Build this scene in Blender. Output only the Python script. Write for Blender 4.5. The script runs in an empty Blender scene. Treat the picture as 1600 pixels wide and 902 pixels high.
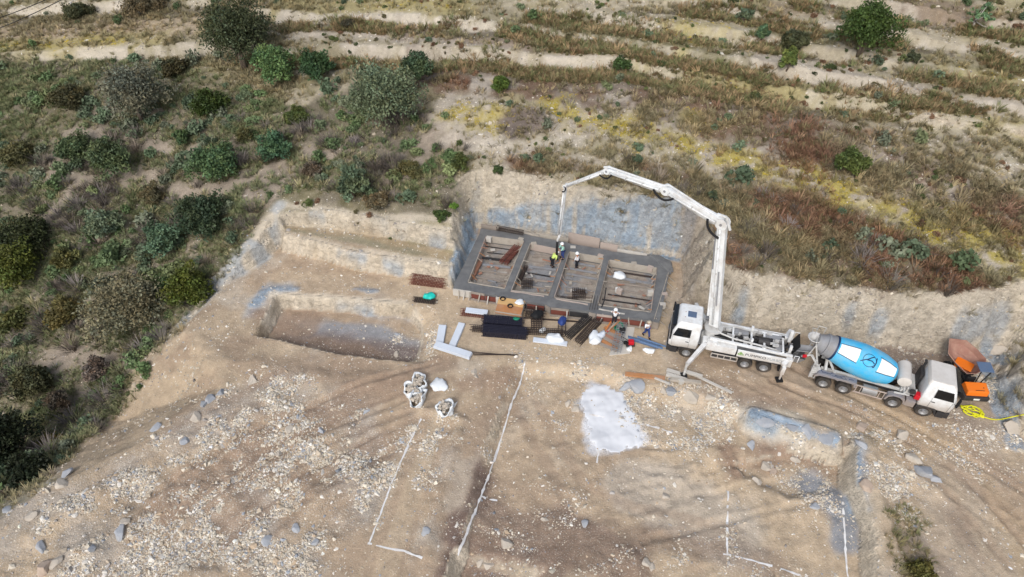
import bpy, bmesh, math, random
import numpy as np
from mathutils import Vector, Matrix
random.seed(7); RG = np.random.default_rng(11)
S = bpy.context.scene
# ------------------------------------------------------------------ camera, sky, sun, exposure
FPX, DEP, HC = 1083.0, math.radians(44.7), 40.0
cam = bpy.data.objects.new('camera', bpy.data.cameras.new('camera'))
S.collection.objects.link(cam); S.camera = cam
cam.location = (0, 0, HC); cam.rotation_euler = (math.radians(90)-DEP, 0, 0)
cam.data.sensor_width = 36; cam.data.lens = 36*FPX/1600; cam.data.clip_end = 3000
W = bpy.data.worlds.new('World'); S.world = W; W.use_nodes = True
SUN_EL, SUN_AZ = math.radians(44), math.radians(200)
wn = W.node_tree.nodes; wl = W.node_tree.links
sky = wn.new('ShaderNodeTexSky'); sky.sky_type = 'NISHITA'; sky.sun_disc = False
sky.sun_elevation = SUN_EL; sky.sun_rotation = SUN_AZ; sky.dust_density = 3.0; sky.air_density = 1.0
hs = wn.new('ShaderNodeHueSaturation'); hs.inputs['Saturation'].default_value = 0.6   # overcast: cloud whitens the sky
wl.new(sky.outputs[0], hs.inputs['Color']); wl.new(hs.outputs[0], wn['Background'].inputs[0])
wn['Background'].inputs[1].default_value = 0.125
sl = bpy.data.lights.new('sun', 'SUN'); sl.energy = 1.2; sl.angle = math.radians(20); sl.color = (1, .98, .96)
so = bpy.data.objects.new('sun', sl); S.collection.objects.link(so)
sd = Vector((math.sin(SUN_AZ)*math.cos(SUN_EL), math.cos(SUN_AZ)*math.cos(SUN_EL), math.sin(SUN_EL)))
so.rotation_euler = sd.to_track_quat('Z', 'Y').to_euler(); so.location = (0, 0, 80)
S.view_settings.view_transform = 'Standard'; S.view_settings.look = 'None'
S.view_settings.exposure = 0.45; S.view_settings.gamma = 1; S.view_settings.use_curve_mapping = False

# ------------------------------------------------------------------ helpers
def lin(c, k=1.0):
    return tuple((((v/255+.055)/1.055)**2.4 if v > 10 else v/255/12.92)*k for v in c)
def smooth(t): t = np.clip(t, 0, 1); return t*t*(3-2*t)
def P(px, py, z=0.0):                     # map reading: photo point -> place on the level z
    cx = (px-800)/FPX; cy = -(py-451)/FPX
    dx, dy, dz = cx, math.cos(DEP)+cy*math.sin(DEP), -math.sin(DEP)+cy*math.cos(DEP)
    t = (z-HC)/dz
    return Vector((dx*t, dy*t, z))
_T = [np.random.default_rng(100+i).random((256, 256)) for i in range(12)]
def vn(x, y, s, k):
    T = _T[k % 12]; a = x/s+17.3*k; b = y/s+9.1*k
    i = np.floor(a).astype(int); j = np.floor(b).astype(int); u = smooth(a-i); v = smooth(b-j)
    i &= 255; j &= 255; i1 = (i+1) & 255; j1 = (j+1) & 255
    return (T[i, j]*(1-u)+T[i1, j]*u)*(1-v)+(T[i, j1]*(1-u)+T[i1, j1]*u)*v
def fbm(x, y, s, o=4, k=0, g=.5):
    r = 0; a = 1; t = 0
    c, sn = math.cos(.6), math.sin(.6)
    for n in range(o):
        r = r+a*vn(x, y, s, k+n); t += a; a *= g; s /= 2.03; x, y = x*c-y*sn, x*sn+y*c
    return r/t*2-1
def seg_d(x, y, a, b):
    vx, vy = b[0]-a[0], b[1]-a[1]; L = vx*vx+vy*vy+1e-9
    t = np.clip(((x-a[0])*vx+(y-a[1])*vy)/L, 0, 1)
    return np.hypot(x-a[0]-t*vx, y-a[1]-t*vy)
def poly_sd(x, y, pts):                   # signed distance, negative inside
    d = np.full(x.shape, 1e9); ins = np.zeros(x.shape, bool); n = len(pts)
    for i in range(n):
        a, b = pts[i], pts[(i+1) % n]
        d = np.minimum(d, seg_d(x, y, a, b))
        c = (a[1] > y) != (b[1] > y)
        ins ^= c & (x < (b[0]-a[0])*(y-a[1])/((b[1]-a[1]) if abs(b[1]-a[1]) > 1e-9 else 1e-9)+a[0])
    return np.where(ins, -d, d)
def line_d(x, y, pts):
    d = np.full(x.shape, 1e9)
    for a, b in zip(pts[:-1], pts[1:]): d = np.minimum(d, seg_d(x, y, a, b))
    return d
def PP(lst, z=0.0): return [tuple(P(a, b, z)[:2]) for a, b in lst]

# ------------------------------------------------------------------ terrain: natural hillside through surveyed heights
ctrl = [(4,48.2,5.0),(-8,45.8,3.2),(-19,47.6,2.9),(15,46,4.5),(17,36.4,3.5),(24,35.2,3.7),(29,34.2,3.9),(34,30,3.6),(34,20,2.0),(30,12,.8),(40,34.5,5.6),
 (-27,44,.2),(-31,34,-4.6),(-26,31,-2.8),(-38,42,-2.6),(-44,50,-1.2),(-33,52,.8),(-38,26,-6.5),(-46,30,-7.5),(-30,20,-5.0),(-36,12,-6.5),(-22,52,3.0),
 (-12,55,4.7),(0,55,6.3),(15,54,6.8),(30,50,8.3),(0,74,10.0),(-28,68,5.6),(-60,86,6.0),(-50,66,3.2),(32,61,10.8),(48,65,13.2),(45,48,8.6),(0,95,14.0),(50,95,18.0),(-50,110,10.0),
 (0,30,-.6),(0,20,-2.0),(15,20,-.5),(-15,20,-3.0),(-10,35,0.),(-90,60,-2),(-90,20,-12),(90,60,14),(90,20,5),(0,-20,-8),(-60,-20,-14),(60,-20,0),(0,180,26),(100,160,34),(-100,160,14)]
cx = np.array(ctrl, float)
def _U(r2): return r2*np.log(r2+1e-9)
n_ = len(cx); K = _U((cx[:,None,0]-cx[None,:,0])**2+(cx[:,None,1]-cx[None,:,1])**2)+np.eye(n_)*6.0
Pm = np.c_[np.ones(n_), cx[:,:2]]; A = np.zeros((n_+3, n_+3)); A[:n_,:n_] = K; A[:n_,n_:] = Pm; A[n_:,:n_] = Pm.T
wts = np.linalg.solve(A, np.r_[cx[:,2], 0, 0, 0])
def NAT(x, y):
    x = np.asarray(x, float); y = np.asarray(y, float)
    r = wts[n_]+wts[n_+1]*x+wts[n_+2]*y
    for i in range(n_): r = r+wts[i]*_U((x-cx[i,0])**2+(y-cx[i,1])**2)
    far = smooth((np.hypot(x, y-40)-110)/80)
    return r*(1-far)+far*np.clip(r, -20, 45)
def GN(px, py):
    z = 3.0
    for _ in range(50):
        p = P(px, py, z); z = .55*z+.45*float(NAT(p.x, p.y))
    return (p.x, p.y)
# terrace banks (top edges read off the photo): a bank steps down by h towards the camera
risers = [([(-60,98),(90,80),(200,82),(330,74),(440,74)],1.2),([(330,20),(440,24),(600,26),(700,34),(830,46)],.9),([(-60,22),(60,14),(250,8),(420,-6)],.9),
 ([(430,76),(600,78),(820,88),(960,98),(1100,118),(1250,143),(1400,172),(1700,215)],1.2),([(790,44),(900,56),(1000,76),(1150,101),(1260,118),(1420,150),(1700,186)],.9),
 ([(820,17),(950,32),(1050,46),(1200,62),(1380,98),(1500,112),(1700,150)],.9),([(960,-6),(1130,14),(1240,36),(1400,55),(1700,112)],.9),([(1230,-8),(1400,16),(1560,40),(1700,60)],1.0),
 ([(660,152),(850,160),(1000,196),(1150,240),(1260,268),(1400,330),(1700,425)],-.0)]
riser_w = [([GN(*q) for q in pts], h) for pts, h in risers]
def terraces(x, y):
    r = np.zeros(np.shape(x))
    for pts, h in riser_w:
        if h == 0: continue
        ax = np.array(pts); o = np.argsort(ax[:,0]); yy = np.interp(x, ax[o,0], ax[o,1], left=np.nan, right=np.nan)
        d = y-yy; wob = fbm(x, y, 6, 3, 3)*.3
        d = d+wob
        e = smooth((x-ax[:,0].min())/5)*smooth((ax[:,0].max()-x)/5)*smooth(.75+fbm(x, y, 9, 2, 6)*.9)
        r = r+e*np.where(np.isnan(d), 0, np.where(d > 0, h*.5*np.clip(1-d/5.5, 0, 1), -h*.5*np.clip(1+(d+.7)/4.0, 0, 1)*smooth(-d/.7)+h*.5*(1-smooth(-d/.7))))
    return r
# earthworks
PLAT = PP([(744,356),(790,362),(900,380),(1064,404),(1068,440),(1064,468),(1150,508),(1300,530),(1420,548),(1480,556),(1560,552),(1535,600),(1560,650),(1640,720),(1800,1000),(1900,1300),(-500,1300),(-300,960),(-90,850),(0,812),(100,750),(205,700),(275,655),(345,606),(330,560),(285,520),(335,460),(430,395),(440,388),(560,408),(712,446),(722,430)])
BENCH = PP([(446,352),(520,356),(620,372),(722,392),(722,436),(700,416),(560,393),(444,366)], 1.6)
PIT = PP([(394,524),(432,459),(528,465),(634,474),(684,487),(690,520),(668,571),(600,562),(520,550),(450,535)])
LOW = PP([(806,566),(870,570),(950,574),(1000,600),(1090,612),(1160,640),(1200,672),(1310,690),(1340,700),(1336,760),(1362,820),(1374,902),(1400,1100),(640,1100),(690,902),(716,830),(742,740),(768,650)])
POCKET = PP([(1190,694),(1320,690),(1340,705),(1334,760),(1240,775),(1170,740),(1140,715)])
SLOT = PP([(704,850),(775,858),(860,880),(850,960),(690,960),(688,905)])
def HEIGHT(x, y):
    nat = NAT(x, y); far = smooth((np.hypot(x, y-40)-60)/30)
    rough = fbm(x, y, 7, 3, 1)*.35+fbm(x, y, 1.6, 3, 5)*.16*(1-far)+np.clip(fbm(x, y, .7, 2, 8), 0, 1)*.12*(1-far)
    gully = -np.clip(-fbm(x*.55+y*.2, y*.8, 8, 2, 7)-.05, 0, 1)*1.3*smooth((-x-16)/8)*smooth((60-y)/10)
    h = nat+terraces(x, y)+rough+gully
    d = poly_sd(x, y, PLAT)
    ragged = fbm(x, y, 2.4, 4, 2)*.30+fbm(x, y, .6, 2, 6)*.12
    dd = np.maximum(d+ragged*smooth(d/.5+.4)-.05, 0)
    steep = 2.5-1.2*smooth((x-26)/5)*smooth((34.5-y)/2)-.6*smooth((-x-18)/4)
    inner = smooth(-d/1.0)
    base = fbm(x, y, 5, 2, 4)*.10+fbm(x, y, 1.3, 3, 9)*.05
    foot = .18*smooth((1.4-np.abs(d))/1.4)*inner
    floor = base+foot
    cz = floor+dd*steep+np.where(dd > 0, .17*np.sin(dd*steep*2*math.pi/.85+3.5*fbm(x, y, 1.8, 3, 7))*smooth(dd/.3)+.16*fbm(x, y, .5, 3, 4)*smooth(dd/.3), 0)
    cut = np.minimum(h, cz)
    fill = np.maximum(h, floor-dd*(.62+.1*fbm(x, y, 3, 2, 2))-.15*np.clip(fbm(x, y, 1.1, 3, 3), 0, 1))
    out = np.where(h > floor, cut, fill)
    h2 = np.where(d <= 0, floor, out)
    # left bench one step up
    db = poly_sd(x, y, BENCH)+ragged*.35
    bench = 1.6+fbm(x, y, 3, 3, 2)*.12
    near = poly_sd(x, y, BENCH) < 2.6
    west = (x < -4.2+.2*(y-44)) & near
    hb = np.where(db <= 0, bench, np.where(h2 > bench, np.minimum(nat+rough*.5, bench+np.maximum(db, 0)*3.0), np.maximum(h2, bench-np.maximum(db, 0)*2.6)))
    h2 = np.where(west, np.where(h2 > hb, np.minimum(h2, hb), np.maximum(h2, np.minimum(hb, bench))), h2)
    # pit
    dp = -poly_sd(x, y, PIT)+ragged*.4
    sl = 2.6-2.1*smooth((x+9.2)/2.5)
    h2 = np.where(dp > 0, np.maximum(h2-dp*sl, -1.2+fbm(x, y, 2, 3, 1)*.08), h2)
    dl = -poly_sd(x, y, LOW)+ragged*.45
    lowf = -.72+fbm(x, y, 4, 3, 5)*.22+fbm(x, y, .9, 3, 2)*.06
    h2 = np.where(dl > 0, np.maximum(h2-np.maximum(dl+.35*fbm(x, y, 3, 3, 8), 0)*(.75+.35*vn(x, y, 4, 3)), lowf), h2)
    dk = -poly_sd(x, y, POCKET)+ragged*.4
    h2 = np.where(dk > 0, np.maximum(h2-dk*.7, -1.15+fbm(x, y, 2, 3, 1)*.12), h2)
    ds = -poly_sd(x, y, SLOT)+ragged*.3
    h2 = np.where(ds > 0, np.maximum(h2-ds*1.0, -1.5+fbm(x, y, 2, 3, 1)*.1), h2)
    # rock ridge left standing, spoil heaps, ruts
    rd = line_d(x, y, PP([(1180,650),(1225,664),(1300,686)], -.1))+ragged*.5
    h2 = np.maximum(h2, np.where(rd < 1.25, .35-np.maximum(rd-.45, 0)*1.3, -99))
    rd = line_d(x, y, PP([(1350,700),(1352,760),(1378,830),(1382,940)], 0))+ragged*.6
    h2 = h2+.55*smooth((1.3-rd)/.9)
    for q, w, a in [([(100,880),(250,800),(330,690),(420,640)],2.2,.5),([(60,830),(230,730),(340,640)],1.2,.35),([(660,640),(720,660),(690,760),(660,880)],.8,.30),([(440,840),(560,740)],1.6,.25),
                    ([(760,180),(850,190)],1.6,1.0),([(1400,720),(1460,760)],1.3,.35),([(1050,860),(950,880)],1.5,.25),([(330,560),(520,600),(640,590)],1.5,.25),([(1120,700),(1060,740)],.8,.3)]:
        qq = PP(q, 0) if q[0] != (760,180) else [GN(*k) for k in q]
        rd = line_d(x, y, qq)+ragged
        h2 = h2+a*smooth((w-rd)/w)*(.8+.5*fbm(x, y, .8, 2, 3))
    hp_ = smooth((poly_sd(x, y, PP([(0,830),(110,760),(215,710),(350,620),(520,610),(640,700),(560,840),(480,960),(-100,1000)]))+.0)/-1.5)
    h2 = h2+hp_*(.42*np.clip(fbm(x, y, 3.2, 3, 10), -.3, 1)+.22*np.clip(fbm(x, y, .9, 3, 11), 0, 1))
    lp_ = smooth((poly_sd(x, y, LOW)+.0)/-1.5)
    h2 = h2+lp_*(.16*np.clip(fbm(x, y, 1.1, 3, 8), -.1, 1)+.05*fbm(x, y, .4, 2, 9))
    for q, w in [([(250,790),(400,690),(560,620),(690,580)],.42),([(330,800),(480,700),(640,640)],.42),([(360,860),(480,760),(600,690)],.42),([(1135,700),(1150,745)],.5),([(1010,705),(1050,712),(1080,705)],.4),
                 ([(1180,560),(1300,620),(1400,668),(1600,790)],.5),([(1200,610),(1340,660),(1500,760),(1600,880)],.5),([(1240,760),(1100,790),(1000,815)],.5)]:
        qa = np.array(PP(q, 0)); tn = np.gradient(qa, axis=0); tn /= np.linalg.norm(tn, axis=1)[:, None]; nn = np.stack([-tn[:, 1], tn[:, 0]], 1)
        for o_ in (-1.0, 1.0, -2.6, .15):
            q2 = qa+nn*o_*(1 if abs(o_) > .5 else 6); rd = line_d(x, y, [tuple(v) for v in q2])+fbm(x, y, .8, 2, 4)*.12
            h2 = h2-.05*smooth((.26-rd)/.14)+.03*smooth((.16-np.abs(rd-.4))/.16)
    return h2
def axis(lo, hi, st, out_lo, out_hi, g=1.14):
    a = list(np.arange(lo, hi, st)); s = st
    while a[-1] < out_hi: s *= g; a.append(a[-1]+s)
    s = st; b = []
    c = a[0]
    while c > out_lo: s *= g; c -= s; b.append(c)
    return np.array(b[::-1]+a)
AX = axis(-42, 42, .15, -400, 400)
AYa = list(np.arange(14, 50, .15))+list(np.arange(50, 88, .24)); s_ = .24
while AYa[-1] < 500: s_ *= 1.15; AYa.append(AYa[-1]+s_)
s_ = .15; lo_ = []
c_ = 14.0
while c_ > -300: s_ *= 1.2; c_ -= s_; lo_.append(c_)
AY = np.array(lo_[::-1]+AYa)
GX, GY = np.meshgrid(AX, AY, indexing='ij')
GZ = HEIGHT(GX, GY)
def ZZ(x, y):
    x = np.asarray(x, float); y = np.asarray(y, float)
    i = np.clip(np.searchsorted(AX, x)-1, 0, len(AX)-2); j = np.clip(np.searchsorted(AY, y)-1, 0, len(AY)-2)
    u = np.clip((x-AX[i])/(AX[i+1]-AX[i]), 0, 1); v = np.clip((y-AY[j])/(AY[j+1]-AY[j]), 0, 1)
    return (GZ[i,j]*(1-u)+GZ[i+1,j]*u)*(1-v)+(GZ[i,j+1]*(1-u)+GZ[i+1,j+1]*u)*v
def zz(x, y): return float(ZZ(x, y))
_ts = np.linspace(30, 140, 1500)
def G(px, py):                             # photo point -> place on the ground
    p1 = P(px, py, 0); d = (p1-Vector((0,0,HC))).normalized()
    X = d.x*_ts; Y = d.y*_ts; Zr = HC+d.z*_ts; k = np.argmax(Zr < ZZ(X, Y))
    if k == 0: k = len(_ts)-1
    return Vector((X[k], Y[k], zz(X[k], Y[k])))
def GP(l): return [tuple(G(a, b)[:2]) for a, b in l]
gy_, gx_ = np.gradient(GZ, AY, axis=1), np.gradient(GZ, AX, axis=0)
SLOPE = np.hypot(gx_, gy_)
# ------------------------------------------------------------------ ground colours: soils, rock and wear where they lie
C_ = dict(sand=(192,181,166), pale=(204,194,178), tan=(190,170,144), ochre=(186,162,128), brown=(158,136,116), dark=(120,102,92), red=(132,102,86), grey=(158,154,150), bluegrey=(140,146,154),
          blue=(150,170,188), cream=(214,201,180), scrub=(112,104,88), olive=(112,108,74), straw=(170,158,112), yellow=(172,158,92), rust=(122,98,80), mauve=(132,120,112), pink=(172,158,142), white=(214,214,216))
CL = {k: np.array(lin(v, .82)) for k, v in C_.items()}
X, Y = GX, GY
f1, f2, f3, f4 = fbm(X, Y, 9, 4, 1), fbm(X, Y, 2.5, 4, 4), fbm(X, Y, .7, 3, 7), fbm(X, Y, 22, 3, 9)
COL = np.zeros(X.shape+(3,))
COL[:] = CL['sand']
def lay(col, m):
    global COL
    m = np.clip(m, 0, 1)[..., None]; COL = COL*(1-m)+(CL[col] if isinstance(col, str) else col)*m
def bb(pts, pad):
    a = np.array(pts); i0, i1 = np.searchsorted(AX, [a[:,0].min()-pad, a[:,0].max()+pad]); j0, j1 = np.searchsorted(AY, [a[:,1].min()-pad, a[:,1].max()+pad])
    return slice(max(i0-1,0), i1+1), slice(max(j0-1,0), j1+1)
def region(pts, feather=1.0, rag=1.0, world=None, line=None, thr=0.0):
    w = world if world is not None else GP(pts)
    r = bb(w, (line or 0)+feather+rag+1); x, y = GX[r], GY[r]
    d = line_d(x, y, w)-line if line is not None else poly_sd(x, y, w)
    d = d+rag*(fbm(x, y, 1.7, 4, 3))
    m = np.zeros(GX.shape); m[r] = 1-smooth((d+feather*.5)/feather)
    return m
def broken(m, n, lo, hi): return m*smooth((n-lo)/(hi-lo))
hill = smooth((poly_sd(X, Y, PLAT)-.1)/.6)
lay('straw', hill*.35+hill*smooth((f2+.1)/.5)*.35); lay('olive', hill*smooth((f1+.15*f3)/.3)*.4); lay('scrub', hill*smooth((f3-.05)/.4)*.35)
# west scrub land
WEST = region([(-100,85),(300,100),(450,180),(560,120),(700,180),(740,300),(720,350),(600,350),(450,320),(330,460),(230,590),(100,720),(0,790),(-150,830)], 2.5, 3)
lay('scrub', WEST*.75); lay('olive', broken(WEST, f2, -.1, .35)*.6); lay('mauve', broken(WEST, -f1+.4*f3, 0, .4)*.5); lay('pink', broken(WEST, f2+.5*f3, .3, .7)*.6)
for q, w in [([(90,330),(110,290),(180,270),(280,300),(360,300),(440,260)],1.0),([(60,570),(150,560),(240,570)],.9),([(380,300),(420,320),(470,240),(520,250)],.7),([(60,210),(190,215),(300,240)],.5),([(640,270),(680,200),(720,225)],.9),([(440,270),(480,235)],.5),([(76,300),(90,250)],.4)]:
    lay('pink', region(q, 1.2, 1.2, line=w)*.85)
# upper banks and fields
MID = region([(560,90),(700,95),(900,110),(1100,130),(1300,200),(1500,260),(1600,310),(1600,400),(1400,330),(1250,275),(1150,240),(1000,195),(850,160),(680,150)], 2, 2)
lay('mauve', MID*.75); lay('rust', broken(MID, f2, -.35, .1)*.85); lay('pale', broken(MID, -f2+.5*f3, .2, .5)*.45)
for q, w, c, a in [([(0,60),(150,55),(300,40),(400,0)],2.5,'tan',.7),([(0,75),(120,68),(240,62)],1.6,'straw',.8),([(0,45),(200,40)],2.0,'brown',.35),([(440,15),(600,10),(720,14)],2.2,'straw',.7),([(440,50),(640,52),(800,66)],1.4,'sand',.9),
    ([(-20,24),(100,14),(260,12)],1.0,'pale',.9),([(0,102),(90,88),(220,86),(330,78)],1.0,'pale',.85),([(440,28),(600,30),(700,40),(830,52)],1.0,'pale',.8),([(450,80),(620,84),(820,96)],.9,'pale',.6),
    ([(820,96),(960,110),(1100,130),(1250,156),(1400,188),(1620,224)],1.5,'pale',.7),([(800,50),(900,62),(1000,84),(1150,110)],.9,'pale',.8),([(820,22),(950,38),(1050,52),(1200,68)],.8,'pale',.8),
    ([(1010,2),(1130,22),(1220,44),(1300,50)],.9,'pale',.85),([(1390,62),(1480,80),(1600,96)],.9,'pale',.8),([(1260,4),(1400,24),(1560,48)],.9,'pale',.8),([(1180,86),(1300,112),(1420,140),(1600,166)],1.2,'sand',.8),([(1180,140),(1350,160),(1600,200)],1.0,'straw',.6),
    ([(880,40),(1000,64),(1150,90)],1.0,'olive',.6),([(820,30),(900,45),(1000,66)],.8,'olive',.6),([(600,46),(760,62),(830,76)],.8,'rust',.5),([(1000,100),(1150,128),(1250,146)],1.0,'straw',.7),([(1340,150),(1450,172),(1600,204)],1.0,'straw',.7),
    ([(1180,35),(1290,66)],1.0,'olive',.7),([(1390,72),(1480,96),(1600,118)],1.2,'olive',.6),([(1200,10),(1330,30)],.7,'rust',.4),([(1400,10),(1500,20),(1600,40)],1.5,'rust',.6),
    ([(700,165),(850,175),(1000,205),(1150,250),(1250,290),(1400,350),(1600,420)],1.6,'sand',.8),([(700,190),(780,240),(950,260),(1100,280)],1.6,'sand',.7),([(760,225),(900,225),(1050,245)],1.5,'pale',.6),
    ([(1200,250),(1300,300),(1450,370)],1.0,'pale',.5),([(1420,110),(1500,140)],.7,'olive',.5)]:
    lay(c, region(q, 1.4, 1.3, line=w*(.55 if c == 'pale' else 1))*a*(smooth((f2+.6*f3+.5)/.4) if c == 'pale' else 1))
BANK = region([(790,240),(900,255),(1050,270),(1100,290),(1200,300),(1330,330),(1440,370),(1560,440),(1600,470),(1480,475),(1300,450),(1150,430),(1090,380),(1080,330),(950,285),(800,270)], 1.5, 1.5)
lay('mauve', BANK*.7); lay('rust', broken(BANK, f2, -.35, .1)*.8); lay('olive', broken(BANK, -f2, .0, .3)*.4)
EAST = region([(1200,180),(1400,190),(1600,240),(1600,390),(1450,350),(1300,280)], 2, 2); lay('pale', broken(EAST, f2, .0, .35)*.6); lay('mauve', broken(EAST, -f3, .0, .3)*.4)
UP = np.full(X.shape, 9.0)
for pts, h in riser_w:
    if h <= 0: continue
    ax = np.array(pts); o_ = np.argsort(ax[:,0]); yy = np.interp(X, ax[o_,0], ax[o_,1]); inx = (X > ax[:,0].min()) & (X < ax[:,0].max()) & (Y > 50)
    UP = np.where(inx, np.where(np.abs(yy-Y-.1+fbm(X, Y, 6, 3, 3)*.3) < np.abs(UP), yy-Y-.1+fbm(X, Y, 6, 3, 3)*.3, UP), UP)
lay('pale', (smooth((UP+.5)/.3)*(1-smooth((UP-.9)/.35)))*smooth((f2+.6*f3+.2)/.4)*.55)
lay('scrub', (smooth((UP-.9)/.3)*(1-smooth((UP-2.4)/.5)))*smooth((f1+.5*f3+.4)/.3)*.85)
YEL = np.zeros(X.shape)
for q, w, a in [([(0,76),(100,70),(180,64)],.7,.7),([(560,8),(700,12)],.5,.4),([(720,180),(760,168),(790,180)],1.6,.8),([(860,170),(960,200),(1050,222),(1130,240),(1250,280)],1.1,1.0),([(1130,240),(1220,272),(1330,318),(1420,350)],1.2,1.0),([(980,225),(1080,245)],.8,.6),
    ([(1400,345),(1500,372),(1640,410)],2.1,1.0),([(1050,35),(1130,58)],.8,.5),([(1040,50),(1120,70)],.9,.7),([(1060,100),(1140,125)],1.0,.6),([(1480,115),(1600,132)],.9,.5),([(1080,190),(1110,205)],.6,.6)]:
    m = region(q, 1.6, 1.8, line=w)*a; YEL = np.maximum(YEL, m)
lay('yellow', YEL*smooth((f3+.45)/.5))
# platform
plat = 1-hill
lay('tan', plat); lay('brown', plat*smooth((f1+.1)/.6)*.55); lay('sand', plat*smooth((f2)/.5)*.5)
RUB = np.zeros(X.shape); FLAT0 = np.zeros(X.shape)
for q, a, c in [([(0,812),(100,752),(205,700),(345,606),(430,560),(520,600),(600,650),(640,700),(600,800),(480,902),(0,960)],1.0,'grey'),([(640,650),(720,640),(735,700),(690,780),(670,902),(610,902),(650,780)],.9,'grey'),
    ([(640,500),(700,505),(690,540),(660,568),(600,560)],.9,'grey'),([(960,590),(1100,600),(1160,650),(1120,700),(1020,700),(960,660)],.9,'sand'),([(820,570),(960,575),(900,600),(880,720),(820,650)],.3,'sand'),
    ([(1330,640),(1440,670),(1460,760),(1420,800),(1360,760),(1330,700)],1.0,'grey'),([(1230,700),(1340,710),(1330,800),(1240,800)],.8,'mauve'),([(1480,520),(1600,540),(1600,720),(1540,640)],.9,'pink'),([(780,540),(960,520),(960,575),(820,570)],.9,'sand'),
    ([(720,800),(900,760),(1000,902),(720,902)],.3,'mauve'),([(1000,840),(1240,860),(1300,902),(960,902)],.4,'mauve'),([(1300,540),(1440,545),(1500,600),(1440,590)],.6,'mauve'),([(1400,620),(1560,660),(1600,800),(1450,700)],.35,'grey'),([(1330,620),(1440,650),(1400,640)],.5,'grey')]:
    m = region(q, 1.6, 1.6)*a; RUB = np.maximum(RUB, m); lay(c, m*.35*smooth((f2+.35)/.6))
for q, w, c, a in [([(170,690),(250,600),(330,540),(420,540)],3.2,'tan',.8),([(330,560),(470,580),(600,590)],1.6,'brown',.5),([(300,545),(420,530)],1.0,'brown',.5),([(250,790),(400,700),(560,625),(690,580)],1.3,'brown',.75),([(330,800),(480,710),(640,640)],.6,'brown',.6),([(300,870),(480,760),(600,690)],1.0,'brown',.6),
    ([(600,900),(650,740),(700,600)],1.5,'tan',.7),([(640,760),(700,640)],.8,'tan',.5),([(690,900),(712,840),(748,740)],.5,'dark',1),([(745,740),(760,660),(790,600)],.5,'dark',.25),([(735,600),(790,590)],1.0,'red',.45),([(710,870),(800,875),(860,885)],1.2,'dark',.7),
    ([(800,700),(880,720),(860,640)],2.0,'tan',.5),([(1000,760),(1080,790),(1140,830)],2.2,'sand',.6),([(740,830),(860,830),(980,880)],1.8,'dark',.65),([(900,830),(1010,850),(1100,850),(1200,880)],1.0,'dark',.4),([(1130,705),(1150,740)],.8,'red',.6),
    ([(1200,694),(1250,704),(1320,706)],.8,'dark',.5),([(1180,720),(1250,715),(1330,730)],.9,'red',.35),([(1270,760),(1320,800),(1320,840)],1.3,'bluegrey',.85),([(1340,700),(1336,760),(1345,800)],.45,'blue',.9),([(1165,632),(1215,645),(1305,672)],.6,'cream',.9),([(1180,652),(1230,666),(1305,690)],.5,'blue',.95),([(1170,672),(1220,682),(1290,700)],.25,'cream',.7),([(1160,622),(1250,632),(1320,655)],.6,'dark',.5),
    ([(990,620),(1080,615)],.9,'tan',.5),([(1100,580),(1250,600),(1380,650),(1480,690),(1600,800)],2.2,'brown',.45),([(1300,640),(1440,690),(1560,830),(1600,902)],2.0,'ochre',.35),([(1480,750),(1540,902)],2.0,'pink',.5),([(1430,860),(1460,902)],1.2,'mauve',.5),([(1470,760),(1530,880)],.3,'dark',.4),([(1360,770),(1378,900)],.6,'cream',.5),
    ([(420,500),(560,520),(640,545)],1.0,'bluegrey',.75),([(405,515),(520,540),(640,560)],1.1,'dark',.75),([(410,495),(480,505)],1.3,'brown',.8),([(410,490),(470,480)],1.2,'brown',.5),([(440,385),(560,405),(715,440)],.8,'ochre',.5),([(450,440),(600,450),(700,480)],1.2,'tan',.7),([(420,455),(450,450)],.5,'blue',.5),([(650,445),(700,520)],1.5,'tan',.5),
    ([(700,520),(780,545)],1.6,'tan',.7),([(850,490),(950,500)],2.0,'tan',.7),([(1390,545),(1480,580)],2.0,'mauve',.6),([(1500,640),(1560,650)],1.2,'dark',.4),([(1080,520),(1150,540)],1.0,'brown',.5),([(560,480),(640,500)],.3,'blue',.6),([(345,470),(420,470)],.6,'sand',.6),([(395,470),(380,500)],.35,'blue',.5),([(210,690),(330,612)],.35,'bluegrey',.6)]:
    lay(c, region(q, 1.0, 1.0, line=w)*a)
TRK = np.zeros(X.shape)
for q, offs in (([(240,800),(400,690),(560,620),(700,575)],(-1.0,1.0,.2)),([(330,810),(480,705),(640,640)],(-.9,.9)),([(360,870),(480,765),(600,695)],(-.9,.9)),([(180,690),(300,640),(430,570)],(-1,1)),([(600,900),(655,740),(705,600)],(-.8,.9)),([(1080,575),(1250,595),(1400,650),(1600,790)],(-1.1,1.1)),([(1200,610),(1340,660),(1500,760),(1600,880)],(-1,1)),([(820,620),(900,760),(980,800),(1130,830)],(-.8,.8)),([(730,830),(880,850),(1100,880)],(-.9,0,.9))):
    qa = np.array(PP(q, 0)); tn = np.gradient(qa, axis=0); tn /= np.linalg.norm(tn, axis=1)[:, None]; nn_ = np.stack([-tn[:, 1], tn[:, 0]], 1)
    for o_ in offs: TRK = np.maximum(TRK, region(None, .25, .35, world=[tuple(v) for v in qa+nn_*o_], line=.32))
TRK *= smooth((f2+.6)/.5)
lay('brown', TRK*.42)
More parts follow.
